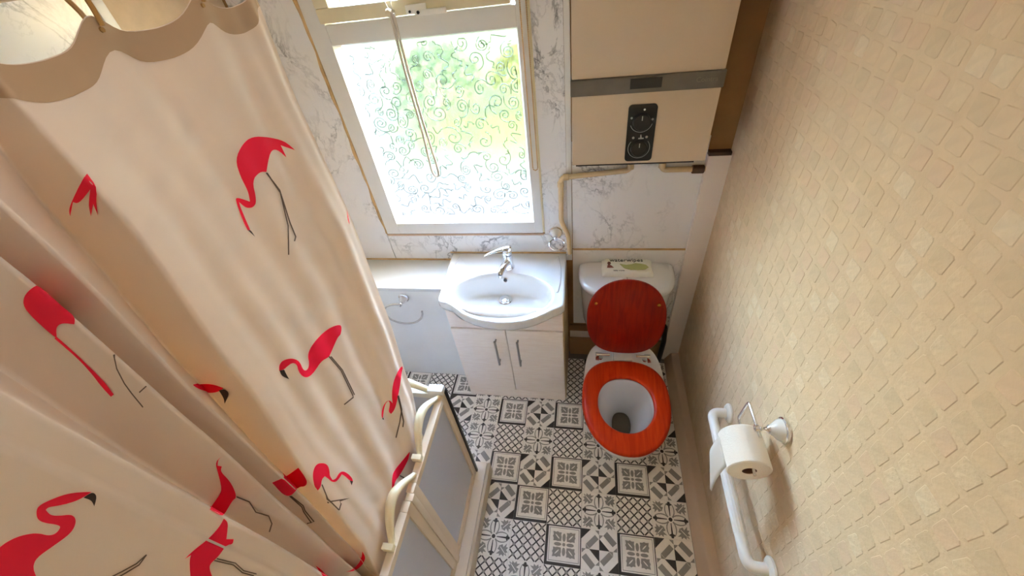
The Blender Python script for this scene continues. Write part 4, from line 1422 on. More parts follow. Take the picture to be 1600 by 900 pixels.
#PRINTS
PRINTS = [
    [('b', [(2.12, 1.7436), (2.056, 1.7432), (1.988, 1.7419), (1.91, 1.7393), (1.811, 1.735), (1.688, 1.7297), (1.564, 1.724), (1.469, 1.7191), (1.393, 1.7146), (1.334, 1.71), (1.287, 1.7053), (1.241, 1.6987), (1.207, 1.6925), (1.173, 1.6861), (1.234, 1.6909), (1.293, 1.6955), (1.352, 1.7002), (1.413, 1.7049), (1.414, 1.6994), (1.416, 1.6938), (1.417, 1.6882), (1.419, 1.6825), (1.456, 1.6885), (1.492, 1.6944), (1.545, 1.7002), (1.595, 1.7037), (1.657, 1.7065), (1.724, 1.7084), (1.794, 1.7084), (1.863, 1.7064), (1.948, 1.7008), (2, 1.6963), (2.051, 1.6918), (2.103, 1.6873), (2.18, 1.6912), (2.231, 1.6929), (2.283, 1.6936), (2.343, 1.6938), (2.407, 1.6934), (2.457, 1.6912), (2.5, 1.6873), (2.531, 1.6815), (2.556, 1.6741), (2.581, 1.6681), (2.605, 1.6635), (2.629, 1.6604), (2.652, 1.6589), (2.677, 1.6581), (2.704, 1.658), (2.732, 1.6587), (2.762, 1.6602), (2.79, 1.6622), (2.813, 1.6647), (2.834, 1.6686), (2.868, 1.6766), (2.892, 1.6711), (2.906, 1.6667), (2.919, 1.6615), (2.941, 1.653), (2.955, 1.647), (2.969, 1.641), (2.984, 1.6349), (3.051, 1.6383), (3.039, 1.6465), (3.025, 1.6521), (3.007, 1.6577), (2.984, 1.6644), (2.955, 1.6721), (2.929, 1.6778), (2.906, 1.6816), (2.888, 1.6836), (2.871, 1.6836), (2.847, 1.6825), (2.819, 1.6804), (2.777, 1.6764), (2.736, 1.6719), (2.696, 1.6674), (2.663, 1.6759), (2.648, 1.6812), (2.64, 1.6861), (2.635, 1.6915), (2.633, 1.6975), (2.628, 1.7036), (2.619, 1.7097), (2.606, 1.7158), (2.59, 1.722), (2.563, 1.7274), (2.523, 1.7321), (2.469, 1.7358), (2.397, 1.7386), (2.321, 1.7406), (2.248, 1.7421), (2.181, 1.7431)]), ('k', [(3.051, 1.6383), (3.013, 1.6364), (2.995, 1.6347), (2.986, 1.6325), (2.98, 1.6288), (2.976, 1.6208), (3, 1.6266), (3.026, 1.6325)]), ('l', [(2.134, 1.6865), (2.119, 1.6806), (2.103, 1.6745), (2.087, 1.6684), (2.07, 1.6622), (2.054, 1.6559), (2.038, 1.6495), (2.05, 1.6439), (2.063, 1.6382), (2.076, 1.6325), (2.09, 1.6268), (2.104, 1.6212), (2.119, 1.6155), (2.135, 1.6098), (2.151, 1.6041), (2.168, 1.5984), (2.186, 1.5928), (2.197, 1.5861), (2.209, 1.5794), (2.221, 1.5727), (2.234, 1.5659), (2.329, 1.564), (2.302, 1.5611), (2.194, 1.5636), (2.182, 1.5705), (2.17, 1.5774), (2.159, 1.5843), (2.149, 1.5911), (2.132, 1.597), (2.116, 1.6027), (2.1, 1.6086), (2.085, 1.6143), (2.071, 1.6201), (2.058, 1.626), (2.045, 1.6317), (2.033, 1.6375), (2.02, 1.6432), (2.008, 1.6489), (2.025, 1.6554), (2.041, 1.6618), (2.058, 1.6681), (2.074, 1.6743), (2.089, 1.6804), (2.105, 1.6864)]), ('l', [(2.121, 1.6859), (2.112, 1.6803), (2.102, 1.6747), (2.092, 1.669), (2.082, 1.6632), (2.072, 1.6573), (2.061, 1.6514), (2.051, 1.6453), (2.07, 1.6399), (2.089, 1.6345), (2.11, 1.6292), (2.132, 1.6239), (2.154, 1.6186), (2.178, 1.6134), (2.203, 1.6083), (2.229, 1.6031), (2.255, 1.5981), (2.282, 1.593), (2.33, 1.5889), (2.373, 1.5845), (2.415, 1.58), (2.451, 1.5751), (2.487, 1.5702), (2.52, 1.5651), (2.551, 1.5598), (2.583, 1.5545), (2.562, 1.5528), (2.533, 1.5576), (2.505, 1.5623), (2.474, 1.5668), (2.442, 1.5712), (2.409, 1.5755), (2.371, 1.5795), (2.333, 1.5835), (2.29, 1.5872), (2.246, 1.5908), (2.219, 1.596), (2.193, 1.6012), (2.167, 1.6064), (2.144, 1.6118), (2.121, 1.6172), (2.099, 1.6226), (2.078, 1.628), (2.058, 1.6336), (2.039, 1.6391), (2.021, 1.6446), (2.032, 1.6507), (2.042, 1.6567), (2.053, 1.6627), (2.063, 1.6686), (2.073, 1.6744), (2.082, 1.6801), (2.092, 1.6857)])],
    [('b', [(2.317, 1.3502), (2.246, 1.3434), (2.182, 1.3365), (2.142, 1.3311), (2.129, 1.3276), (2.133, 1.3251), (2.155, 1.3236), (2.191, 1.3228), (2.241, 1.3227), (2.28, 1.3226), (2.315, 1.323), (2.345, 1.324), (2.37, 1.3255), (2.414, 1.3262), (2.471, 1.3255), (2.543, 1.3236), (2.634, 1.3213), (2.714, 1.3206), (2.778, 1.321), (2.821, 1.3218), (2.842, 1.3226), (2.871, 1.3243), (2.908, 1.3269), (2.952, 1.3299), (3.003, 1.3335), (3.053, 1.3358), (3.106, 1.3371), (3.161, 1.3375), (3.22, 1.3372), (3.278, 1.3377), (3.334, 1.3389), (3.395, 1.3416), (3.456, 1.3453), (3.516, 1.3499), (3.574, 1.3552), (3.621, 1.36), (3.661, 1.365), (3.69, 1.3694), (3.712, 1.3739), (3.728, 1.3786), (3.738, 1.3836), (3.742, 1.388), (3.74, 1.3918), (3.733, 1.3952), (3.72, 1.3981), (3.715, 1.4011), (3.717, 1.4042), (3.727, 1.4075), (3.745, 1.411), (3.765, 1.4138), (3.789, 1.4161), (3.816, 1.4179), (3.847, 1.4192), (3.875, 1.4201), (3.903, 1.4209), (3.93, 1.4215), (3.957, 1.4219), (3.983, 1.4227), (4.009, 1.4239), (4.042, 1.4262), (4.103, 1.4312), (4.063, 1.435), (4.038, 1.4368), (4.014, 1.4375), (3.988, 1.4379), (3.959, 1.4379), (3.927, 1.4371), (3.892, 1.4355), (3.853, 1.433), (3.809, 1.4295), (3.767, 1.4254), (3.726, 1.4206), (3.687, 1.4151), (3.65, 1.4091), (3.621, 1.4028), (3.605, 1.3969), (3.601, 1.3913), (3.61, 1.3861), (3.61, 1.3814), (3.6, 1.3771), (3.582, 1.3733), (3.552, 1.3697), (3.519, 1.3665), (3.483, 1.3641), (3.446, 1.3625), (3.407, 1.3617), (3.377, 1.3626), (3.352, 1.3647), (3.33, 1.368), (3.315, 1.3727), (3.294, 1.3765), (3.267, 1.3794), (3.235, 1.3817), (3.199, 1.3832), (3.152, 1.3842), (3.095, 1.3844), (3.022, 1.3835), (2.929, 1.3808), (2.832, 1.377), (2.742, 1.3733), (2.662, 1.3702), (2.592, 1.3675), (2.526, 1.3647), (2.461, 1.3611), (2.393, 1.3565)]), ('k', [(4.103, 1.4312), (3.997, 1.4225), (4.004, 1.4155), (4.006, 1.4117), (4.007, 1.4088), (4.007, 1.4053), (4.005, 1.3991), (4.073, 1.4105), (4.103, 1.4165), (4.117, 1.4206), (4.118, 1.4248)]), ('l', [(2.86, 1.3241), (2.833, 1.3127), (2.806, 1.3009), (2.779, 1.2889), (2.753, 1.2767), (2.727, 1.2643), (2.731, 1.255), (2.737, 1.2456), (2.743, 1.2362), (2.75, 1.2267), (2.759, 1.2172), (2.768, 1.2075), (2.778, 1.1978), (2.788, 1.1879), (2.797, 1.1824), (2.904, 1.1907), (2.996, 1.1964), (3.079, 1.2006), (3.075, 1.1963), (2.99, 1.1919), (2.895, 1.1859), (2.784, 1.1771), (2.748, 1.1836), (2.739, 1.1936), (2.728, 1.2034), (2.719, 1.2132), (2.711, 1.2229), (2.704, 1.2326), (2.698, 1.2421), (2.693, 1.2517), (2.689, 1.2612), (2.715, 1.2738), (2.741, 1.2862), (2.768, 1.2983), (2.796, 1.3103), (2.823, 1.322)]), ('l', [(2.809, 1.3178), (2.783, 1.3067), (2.758, 1.2954), (2.733, 1.284), (2.708, 1.2723), (2.684, 1.2604), (2.687, 1.2506), (2.691, 1.2406), (2.696, 1.2307), (2.702, 1.2206), (2.71, 1.2105), (2.719, 1.2003), (2.727, 1.1899), (2.735, 1.1795), (2.692, 1.1748), (2.686, 1.1855), (2.678, 1.196), (2.67, 1.2064), (2.663, 1.2168), (2.657, 1.2271), (2.652, 1.2373), (2.649, 1.2474), (2.647, 1.2575), (2.67, 1.2695), (2.696, 1.2814), (2.721, 1.293), (2.746, 1.3044), (2.772, 1.3156)])],
    [('b', [(0.196, 0.985), (0.294, 0.9831), (0.393, 0.9808), (0.587, 0.9862), (0.794, 0.9921), (0.893, 0.9884), (0.975, 0.984), (1.052, 0.9807), (1.126, 0.9789), (1.211, 0.9774), (1.294, 0.975), (1.369, 0.9708), (1.437, 0.9647), (1.492, 0.9593), (1.539, 0.9552), (1.59, 0.9527), (1.675, 0.9521), (1.708, 0.9614), (1.713, 0.9666), (1.701, 0.9707), (1.676, 0.9749), (1.641, 0.9796), (1.617, 0.9841), (1.603, 0.9883), (1.601, 0.9929), (1.615, 1.0006), (1.67, 1.0016), (1.706, 1.0014), (1.736, 1.0001), (1.772, 0.9981), (1.813, 0.9956), (1.858, 0.9936), (1.905, 0.9921), (1.968, 0.991), (2.081, 0.9892), (2.095, 0.9959), (2.089, 0.9993), (2.067, 1.0015), (2.029, 1.0032), (1.975, 1.0045), (1.914, 1.0045), (1.855, 1.0045), (1.798, 1.0046), (1.74, 1.0044), (1.696, 1.0044), (1.658, 1.0035), (1.627, 1.002), (1.601, 0.9994), (1.58, 0.9964), (1.563, 0.9931), (1.549, 0.9885), (1.532, 0.9796), (1.491, 0.9971), (1.46, 1.0062), (1.428, 1.0131), (1.385, 1.0192), (1.332, 1.0245), (1.264, 1.0277), (1.185, 1.0294), (1.1, 1.0303), (1.013, 1.0309), (0.93, 1.0311), (0.842, 1.0297), (0.711, 1.023), (0.471, 1.0052), (0.355, 0.9997), (0.274, 0.9969), (0.185, 0.9931)]), ('k', [(2.056, 0.9909), (2.046, 0.9785), (2.121, 0.9925)]), ('l', [(1.287, 0.9817), (1.311, 0.9692), (1.336, 0.9565), (1.358, 0.943), (1.384, 0.9294), (1.411, 0.9154), (1.436, 0.9006), (1.454, 0.8856), (1.53, 0.8699), (1.493, 0.8647), (1.413, 0.881), (1.393, 0.8957), (1.365, 0.9101), (1.337, 0.9243), (1.304, 0.9373), (1.276, 0.9502), (1.25, 0.963), (1.221, 0.9751)]), ('l', [(1.258, 0.9782), (1.283, 0.9663), (1.309, 0.9543), (1.336, 0.942), (1.359, 0.9288), (1.439, 0.9194), (1.509, 0.9084), (1.574, 0.8966), (1.642, 0.888), (1.718, 0.8806), (1.806, 0.8755), (1.913, 0.8734), (1.862, 0.8645), (1.762, 0.8678), (1.68, 0.8741), (1.61, 0.8822), (1.543, 0.8912), (1.494, 0.9001), (1.44, 0.9087), (1.38, 0.9163), (1.31, 0.9224), (1.278, 0.935), (1.249, 0.9475), (1.216, 0.9592), (1.186, 0.971)])],
    [('b', [(1.482, 0.7585), (1.547, 0.7473), (1.593, 0.742), (1.642, 0.7393), (1.705, 0.7384), (1.782, 0.7397), (1.869, 0.7423), (1.958, 0.745), (2.042, 0.747), (2.124, 0.7487), (2.205, 0.7513), (2.292, 0.7563), (2.401, 0.7664), (2.55, 0.785), (2.674, 0.7977), (2.755, 0.8009), (2.828, 0.7974), (2.882, 0.7907), (2.936, 0.7837), (2.932, 0.7919), (2.919, 0.7982), (2.898, 0.8054), (2.867, 0.8142), (2.825, 0.8245), (2.775, 0.8309), (2.716, 0.833), (2.64, 0.8296), (2.536, 0.8188), (2.402, 0.8042), (2.289, 0.7947), (2.186, 0.7883), (2.077, 0.7826), (1.959, 0.7762), (1.831, 0.7685), (1.685, 0.7616)]), ('l', [(2.273, 0.7534), (2.145, 0.7222), (2.101, 0.6903), (2.056, 0.6866), (2.101, 0.7201), (2.229, 0.7518)])],
    [('b', [(4.888, 1.2143), (4.841, 1.2177), (4.794, 1.2198), (4.744, 1.2207), (4.693, 1.2203), (4.644, 1.2188), (4.598, 1.2162), (4.555, 1.2125), (4.515, 1.2077), (4.479, 1.2031), (4.446, 1.1985), (4.416, 1.1934), (4.392, 1.1879), (4.377, 1.1827), (4.373, 1.1777), (4.378, 1.1731), (4.394, 1.1688), (4.411, 1.165), (4.431, 1.1619), (4.452, 1.1593), (4.475, 1.1573), (4.492, 1.1548), (4.505, 1.1517), (4.512, 1.147), (4.515, 1.1371), (4.45, 1.1307), (4.409, 1.1279), (4.373, 1.1262), (4.333, 1.1251), (4.29, 1.1241), (4.248, 1.1223), (4.207, 1.1194), (4.168, 1.1159), (4.13, 1.1112), (4.094, 1.1057), (4.062, 1.0994), (4.032, 1.0922), (4.005, 1.084), (3.983, 1.0765), (3.965, 1.0694), (3.953, 1.0629), (3.945, 1.0568), (3.941, 1.0518), (3.942, 1.0479), (3.949, 1.0449), (3.97, 1.0416), (4.018, 1.0523), (4.042, 1.0589), (4.06, 1.0646), (4.075, 1.0709), (4.088, 1.0775), (4.102, 1.0838), (4.117, 1.0897), (4.136, 1.0966), (4.172, 1.108), (4.241, 1.111), (4.282, 1.1126), (4.317, 1.1141), (4.355, 1.1159), (4.397, 1.1178), (4.435, 1.1201), (4.471, 1.123), (4.504, 1.1265), (4.532, 1.1311), (4.554, 1.1357), (4.571, 1.1405), (4.583, 1.1453), (4.59, 1.1502), (4.596, 1.1549), (4.604, 1.1594), (4.614, 1.1647), (4.632, 1.1738), (4.702, 1.1779), (4.741, 1.1793), (4.772, 1.1794), (4.804, 1.1786), (4.836, 1.177), (4.868, 1.1758), (4.901, 1.1752), (4.941, 1.1752), (5.022, 1.1723), (5.012, 1.1893), (4.992, 1.1989), (4.967, 1.2046), (4.932, 1.2097)]), ('k', [(4.058, 1.0605), (3.968, 1.0417), (4.092, 1.0452)]), ('l', [(4.865, 1.1757), (4.899, 1.1655), (4.932, 1.1549), (4.965, 1.144), (4.998, 1.1329), (4.987, 1.1205), (4.976, 1.1077), (4.962, 1.0946), (4.948, 1.0812), (4.933, 1.0675), (4.892, 1.0653), (4.908, 1.0789), (4.923, 1.0922), (4.936, 1.1052), (4.949, 1.1179), (4.96, 1.1302), (4.928, 1.1412), (4.896, 1.1518), (4.864, 1.1621), (4.831, 1.1723)]), ('l', [(5.056, 1.1127), (4.938, 1.1097), (4.838, 1.096), (4.734, 1.081), (4.625, 1.0649), (4.511, 1.0475), (4.393, 1.0323), (4.507, 1.0472), (4.618, 1.0642), (4.723, 1.0801), (4.755, 1.0712), (4.84, 1.0706), (4.925, 1.0694), (4.9, 1.0635), (4.812, 1.0646), (4.723, 1.0652), (4.727, 1.0756), (4.612, 1.0619), (4.493, 1.0472), (4.372, 1.035), (4.489, 1.05), (4.604, 1.0671), (4.713, 1.0834), (4.818, 1.0985), (4.918, 1.1125), (5.024, 1.1211)])],
    [('b', [(5.055, 1.2593), (5.053, 1.2446), (5.057, 1.2361), (5.064, 1.2292), (5.075, 1.2223), (5.092, 1.2149), (5.119, 1.2067), (5.164, 1.197), (5.222, 1.1856), (5.294, 1.1729), (5.369, 1.1608), (5.448, 1.1493), (5.532, 1.1386), (5.622, 1.1286), (5.742, 1.1134), (5.896, 1.094), (7.008, 1.2208), (7.118, 1.2132), (7.208, 1.2073), (7.281, 1.2036), (7.338, 1.2026), (7.378, 1.2042), (7.403, 1.2091), (7.411, 1.2172), (7.4, 1.2318), (7.377, 1.2474), (7.357, 1.2625), (7.27, 1.2663), (7.21, 1.2686), (7.148, 1.2707), (7.073, 1.2729), (6.931, 1.2656), (5.941, 1.1453), (5.706, 1.1731), (5.415, 1.2136), (5.216, 1.2403)]), ('l', [(7.301, 1.1992), (7.294, 1.1876), (7.284, 1.1759), (7.273, 1.1641), (7.259, 1.1521), (7.344, 1.1279), (7.356, 1.1144), (7.368, 1.1006), (7.38, 1.0866), (7.392, 1.0723), (7.499, 1.0701), (7.608, 1.0679), (7.635, 1.0612), (7.492, 1.0672), (7.351, 1.0728), (7.339, 1.0878), (7.325, 1.1025), (7.312, 1.1168), (7.297, 1.1309), (7.212, 1.1556), (7.226, 1.1678), (7.238, 1.1797), (7.248, 1.1916), (7.255, 1.2033)]), ('l', [(7.331, 1.1998), (7.333, 1.1894), (7.333, 1.1789), (7.331, 1.1684), (7.328, 1.1577), (7.325, 1.1468), (7.41, 1.1224), (7.433, 1.1084), (7.456, 1.0942), (7.479, 1.0797), (7.503, 1.0649), (7.453, 1.0685), (7.43, 1.0831), (7.408, 1.0974), (7.386, 1.1114), (7.364, 1.1252), (7.278, 1.1503), (7.282, 1.1612), (7.285, 1.172), (7.287, 1.1826), (7.287, 1.1931), (7.285, 1.2036)])],
    [('b', [(6.706, 1.524), (6.421, 1.4954), (6.205, 1.474), (5.991, 1.456), (5.903, 1.4583), (5.805, 1.4611), (5.723, 1.4632), (5.654, 1.4643), (5.587, 1.4641), (5.538, 1.4629), (5.489, 1.4617), (5.594, 1.4523), (5.658, 1.4472), (5.714, 1.4435), (5.774, 1.4401), (5.84, 1.437), (5.905, 1.4349), (5.97, 1.434), (6.113, 1.4447), (6.319, 1.4675), (6.464, 1.4857), (6.558, 1.4987), (6.629, 1.5097)]), ('k', [(5.631, 1.4509), (5.549, 1.4561), (5.511, 1.458), (5.488, 1.4585), (5.471, 1.458), (5.46, 1.4567), (5.455, 1.4551), (5.456, 1.453), (5.464, 1.4505), (5.478, 1.4476), (5.505, 1.4435), (5.543, 1.4381), (5.613, 1.4291), (5.773, 1.4098), (5.719, 1.4198), (5.693, 1.4252), (5.678, 1.4294), (5.665, 1.4335), (5.657, 1.4377), (5.649, 1.4412), (5.644, 1.4441), (5.639, 1.4469)])],
    [('b', [(9.059, 1.7516), (9.028, 1.7523), (9.006, 1.7525), (7.616, 1.7311), (7.609, 1.7303), (7.606, 1.7282), (7.605, 1.7246), (7.607, 1.7196), (7.61, 1.7163), (7.613, 1.713), (9.001, 1.7305), (9.002, 1.7253), (9.001, 1.7204), (7.605, 1.6909), (9.001, 1.7122), (9.007, 1.7092), (9.022, 1.7066), (9.058, 1.7033), (9.082, 1.7049), (9.105, 1.7065), (9.131, 1.7078), (9.152, 1.7082), (9.175, 1.7081), (9.197, 1.7075), (9.219, 1.7063), (9.241, 1.7044), (9.269, 1.7012), (9.318, 1.6942), (9.321, 1.6994), (9.321, 1.7032), (9.32, 1.7075), (9.316, 1.7126), (9.314, 1.7157), (9.311, 1.7187), (9.305, 1.724), (9.297, 1.7284), (9.288, 1.7322), (9.277, 1.7352), (9.263, 1.738), (9.245, 1.7406), (9.222, 1.743), (9.196, 1.7453), (9.167, 1.7473), (9.134, 1.749), (9.099, 1.7504)]), ('b', [(9.304, 1.6974), (9.306, 1.694), (9.307, 1.6906), (9.309, 1.6872), (9.31, 1.6838), (9.312, 1.6803), (9.314, 1.6762), (9.316, 1.672), (9.319, 1.6671), (9.321, 1.6638), (9.323, 1.6621), (9.326, 1.6597), (9.329, 1.6566), (9.332, 1.6528), (9.335, 1.6482), (9.339, 1.6436), (9.344, 1.639), (9.349, 1.6344), (9.355, 1.6297), (9.361, 1.625), (9.37, 1.6203), (9.382, 1.6145), (9.394, 1.6092), (9.406, 1.6039), (9.452, 1.6021), (9.445, 1.6074), (9.438, 1.6126), (9.428, 1.6184), (9.42, 1.6231), (9.41, 1.6278), (9.399, 1.6326), (9.388, 1.6376), (9.378, 1.643), (9.369, 1.6486), (9.36, 1.6544), (9.352, 1.6609), (9.35, 1.6644), (9.347, 1.6679), (9.344, 1.6727), (9.342, 1.6774), (9.341, 1.681), (9.339, 1.6846), (9.338, 1.6881), (9.337, 1.6916), (9.336, 1.695)]), ('l', [(9.021, 1.6549), (9.05, 1.6504), (9.079, 1.6458), (9.107, 1.6412), (9.136, 1.6365), (9.152, 1.6321), (9.169, 1.6277), (9.185, 1.6232), (9.201, 1.6186), (9.217, 1.614), (9.229, 1.6086), (9.242, 1.6031), (9.254, 1.5975), (9.263, 1.5925), (9.272, 1.5873), (9.281, 1.5821), (9.29, 1.5769), (9.3, 1.5715), (9.283, 1.5722), (9.273, 1.5775), (9.264, 1.5828), (9.255, 1.588), (9.246, 1.5931), (9.237, 1.5982), (9.225, 1.6036), (9.213, 1.609), (9.201, 1.6144), (9.185, 1.6189), (9.169, 1.6234), (9.153, 1.6278), (9.137, 1.6322), (9.121, 1.6365), (9.093, 1.6412), (9.064, 1.6457), (9.035, 1.6502), (9.006, 1.6546)]), ('l', [(9.034, 1.601), (9.104, 1.5985), (9.17, 1.5959), (9.172, 1.5941), (9.106, 1.5968), (9.036, 1.5993)])],
    [('b', [(4.952, 1.809), (4.958, 1.8061), (4.965, 1.8032), (4.971, 1.8002), (4.99, 1.7957), (5.016, 1.7922), (5.051, 1.7886), (5.094, 1.7852), (5.136, 1.7816), (5.174, 1.7778), (5.22, 1.7728), (5.259, 1.7682), (5.299, 1.7633), (5.273, 1.7682), (5.248, 1.773), (5.222, 1.7776), (5.284, 1.7726), (5.347, 1.7673), (5.409, 1.7619), (5.375, 1.7664), (5.341, 1.7709), (5.299, 1.7759), (5.258, 1.7799), (5.198, 1.7851), (5.14, 1.7896), (5.08, 1.7941), (5.145, 1.7912), (5.21, 1.7882), (5.274, 1.7851), (5.363, 1.781), (5.413, 1.7791), (5.449, 1.7785), (5.482, 1.7798), (5.537, 1.7753), (5.592, 1.7706), (5.649, 1.7659), (5.706, 1.7611), (5.669, 1.7661), (5.638, 1.7694), (5.599, 1.7727), (5.549, 1.7764), (5.488, 1.7806), (5.414, 1.7854), (5.329, 1.7906), (5.266, 1.7943), (5.203, 1.7978), (5.139, 1.801), (5.075, 1.8042), (5.011, 1.8072)])],
    [('b', [(9.055, 1.4343), (9.132, 1.4324), (9.171, 1.4307), (9.198, 1.4286), (9.228, 1.425), (9.279, 1.4175), (9.241, 1.4126), (9.287, 1.407), (9.309, 1.4029), (9.322, 1.3983), (9.331, 1.3926), (9.336, 1.3858), (9.343, 1.3792), (9.353, 1.3727), (9.365, 1.3663), (9.38, 1.3601), (9.397, 1.3537), (9.418, 1.3472), (9.441, 1.3405), (9.467, 1.3337), (9.493, 1.3283), (9.518, 1.3244), (9.543, 1.3219), (9.566, 1.3211), (9.603, 1.3185), (9.655, 1.3141), (9.723, 1.308), (9.81, 1.3002), (9.883, 1.2943), (9.943, 1.2902), (10.875, 1.3649), (11, 1.3759), (11.011, 1.3783), (11.018, 1.3823), (11.02, 1.3897), (11.017, 1.3976), (11.015, 1.4054), (9.97, 1.3238), (9.887, 1.3291), (9.809, 1.3346), (9.705, 1.3429), (9.645, 1.3484), (9.602, 1.3528), (9.577, 1.3561), (9.548, 1.3608), (9.517, 1.3667), (9.484, 1.3739), (9.447, 1.3822), (9.412, 1.3907), (9.376, 1.3992), (9.341, 1.4077), (9.306, 1.4164), (9.268, 1.4231), (9.227, 1.428), (9.17, 1.4315), (9.114, 1.433)]), ('l', [(9.503, 1.3248), (9.485, 1.3185), (9.466, 1.312), (9.447, 1.3055), (9.427, 1.2989), (9.455, 1.2869), (9.484, 1.2746), (9.514, 1.2619), (9.489, 1.2556), (9.464, 1.2492), (9.438, 1.2427), (9.412, 1.2361), (9.458, 1.2225), (9.505, 1.2085), (9.602, 1.1957), (9.703, 1.1827), (9.694, 1.1798), (9.588, 1.1936), (9.487, 1.2072), (9.434, 1.2232), (9.384, 1.2386), (9.41, 1.2452), (9.436, 1.2517), (9.462, 1.2581), (9.487, 1.2644), (9.457, 1.2769), (9.429, 1.2891), (9.402, 1.301), (9.422, 1.3078), (9.441, 1.3145), (9.461, 1.3211), (9.48, 1.3276)])],
    [('b', [(11.038, 1.3707), (11.049, 1.364), (11.063, 1.3603), (11.085, 1.3574), (11.114, 1.3544), (11.152, 1.3515), (11.186, 1.3488), (11.218, 1.3463), (11.254, 1.3435), (11.313, 1.3389), (11.288, 1.3323), (11.263, 1.3256), (11.307, 1.3224), (11.33, 1.3216), (11.347, 1.3222), (11.361, 1.3238), (11.373, 1.3265), (11.397, 1.3283), (11.49, 1.3332), (11.539, 1.3336), (11.589, 1.3324), (11.632, 1.3317), (11.671, 1.3315), (11.703, 1.3318), (11.731, 1.3325), (11.756, 1.3327), (11.778, 1.3321), (11.798, 1.3309), (11.815, 1.329), (11.832, 1.3266), (11.849, 1.3237), (11.865, 1.3204), (11.882, 1.3165), (11.907, 1.3111), (11.939, 1.3044), (11.991, 1.2937), (12.026, 1.2864), (12.062, 1.279), (12.097, 1.2716), (12.116, 1.2766), (12.136, 1.2815), (12.155, 1.2864), (12.173, 1.2911), (12.191, 1.2958), (12.209, 1.3004), (12.226, 1.3049), (12.243, 1.3094), (12.213, 1.3144), (12.183, 1.3193), (12.152, 1.3243), (12.121, 1.3292), (12.09, 1.334), (12.058, 1.3388), (12.026, 1.3435), (11.991, 1.3486), (11.955, 1.3536), (11.92, 1.3586), (11.858, 1.3671), (11.811, 1.3727), (11.764, 1.3769), (11.799, 1.3788), (11.834, 1.3807), (11.797, 1.3805), (11.759, 1.3803), (11.712, 1.3798), (11.671, 1.379), (11.625, 1.3779), (11.576, 1.3765), (11.524, 1.3754), (11.405, 1.3701), (11.349, 1.3692), (11.294, 1.3686), (11.241, 1.3683), (11.192, 1.3684), (11.135, 1.369)]), ('l', [(11.69, 1.33), (11.683, 1.3222), (11.675, 1.3143), (11.667, 1.3062), (11.658, 1.2979), (11.649, 1.2895), (11.667, 1.2798), (11.683, 1.27), (11.701, 1.26), (11.693, 1.2519), (11.686, 1.2437), (11.679, 1.2354), (11.671, 1.2269), (11.653, 1.2285), (11.661, 1.2368), (11.669, 1.2449), (11.676, 1.2529), (11.683, 1.2608), (11.666, 1.2709), (11.649, 1.2808), (11.632, 1.2905), (11.639, 1.2976), (11.647, 1.3046), (11.654, 1.3115), (11.661, 1.3183), (11.668, 1.3249), (11.674, 1.3314)]), ('l', [(11.725, 1.3313), (11.718, 1.3247), (11.712, 1.318), (11.705, 1.3111), (11.698, 1.3041), (11.69, 1.2971), (11.683, 1.2899), (11.699, 1.2798), (11.715, 1.2696), (11.731, 1.2592), (11.724, 1.2493), (11.717, 1.2392), (11.71, 1.2289), (11.692, 1.2305), (11.7, 1.2405), (11.707, 1.2503), (11.714, 1.26), (11.698, 1.2705), (11.682, 1.2808), (11.666, 1.2909), (11.674, 1.2982), (11.681, 1.3053), (11.688, 1.3124), (11.695, 1.3193), (11.702, 1.3261), (11.709, 1.3328)])],
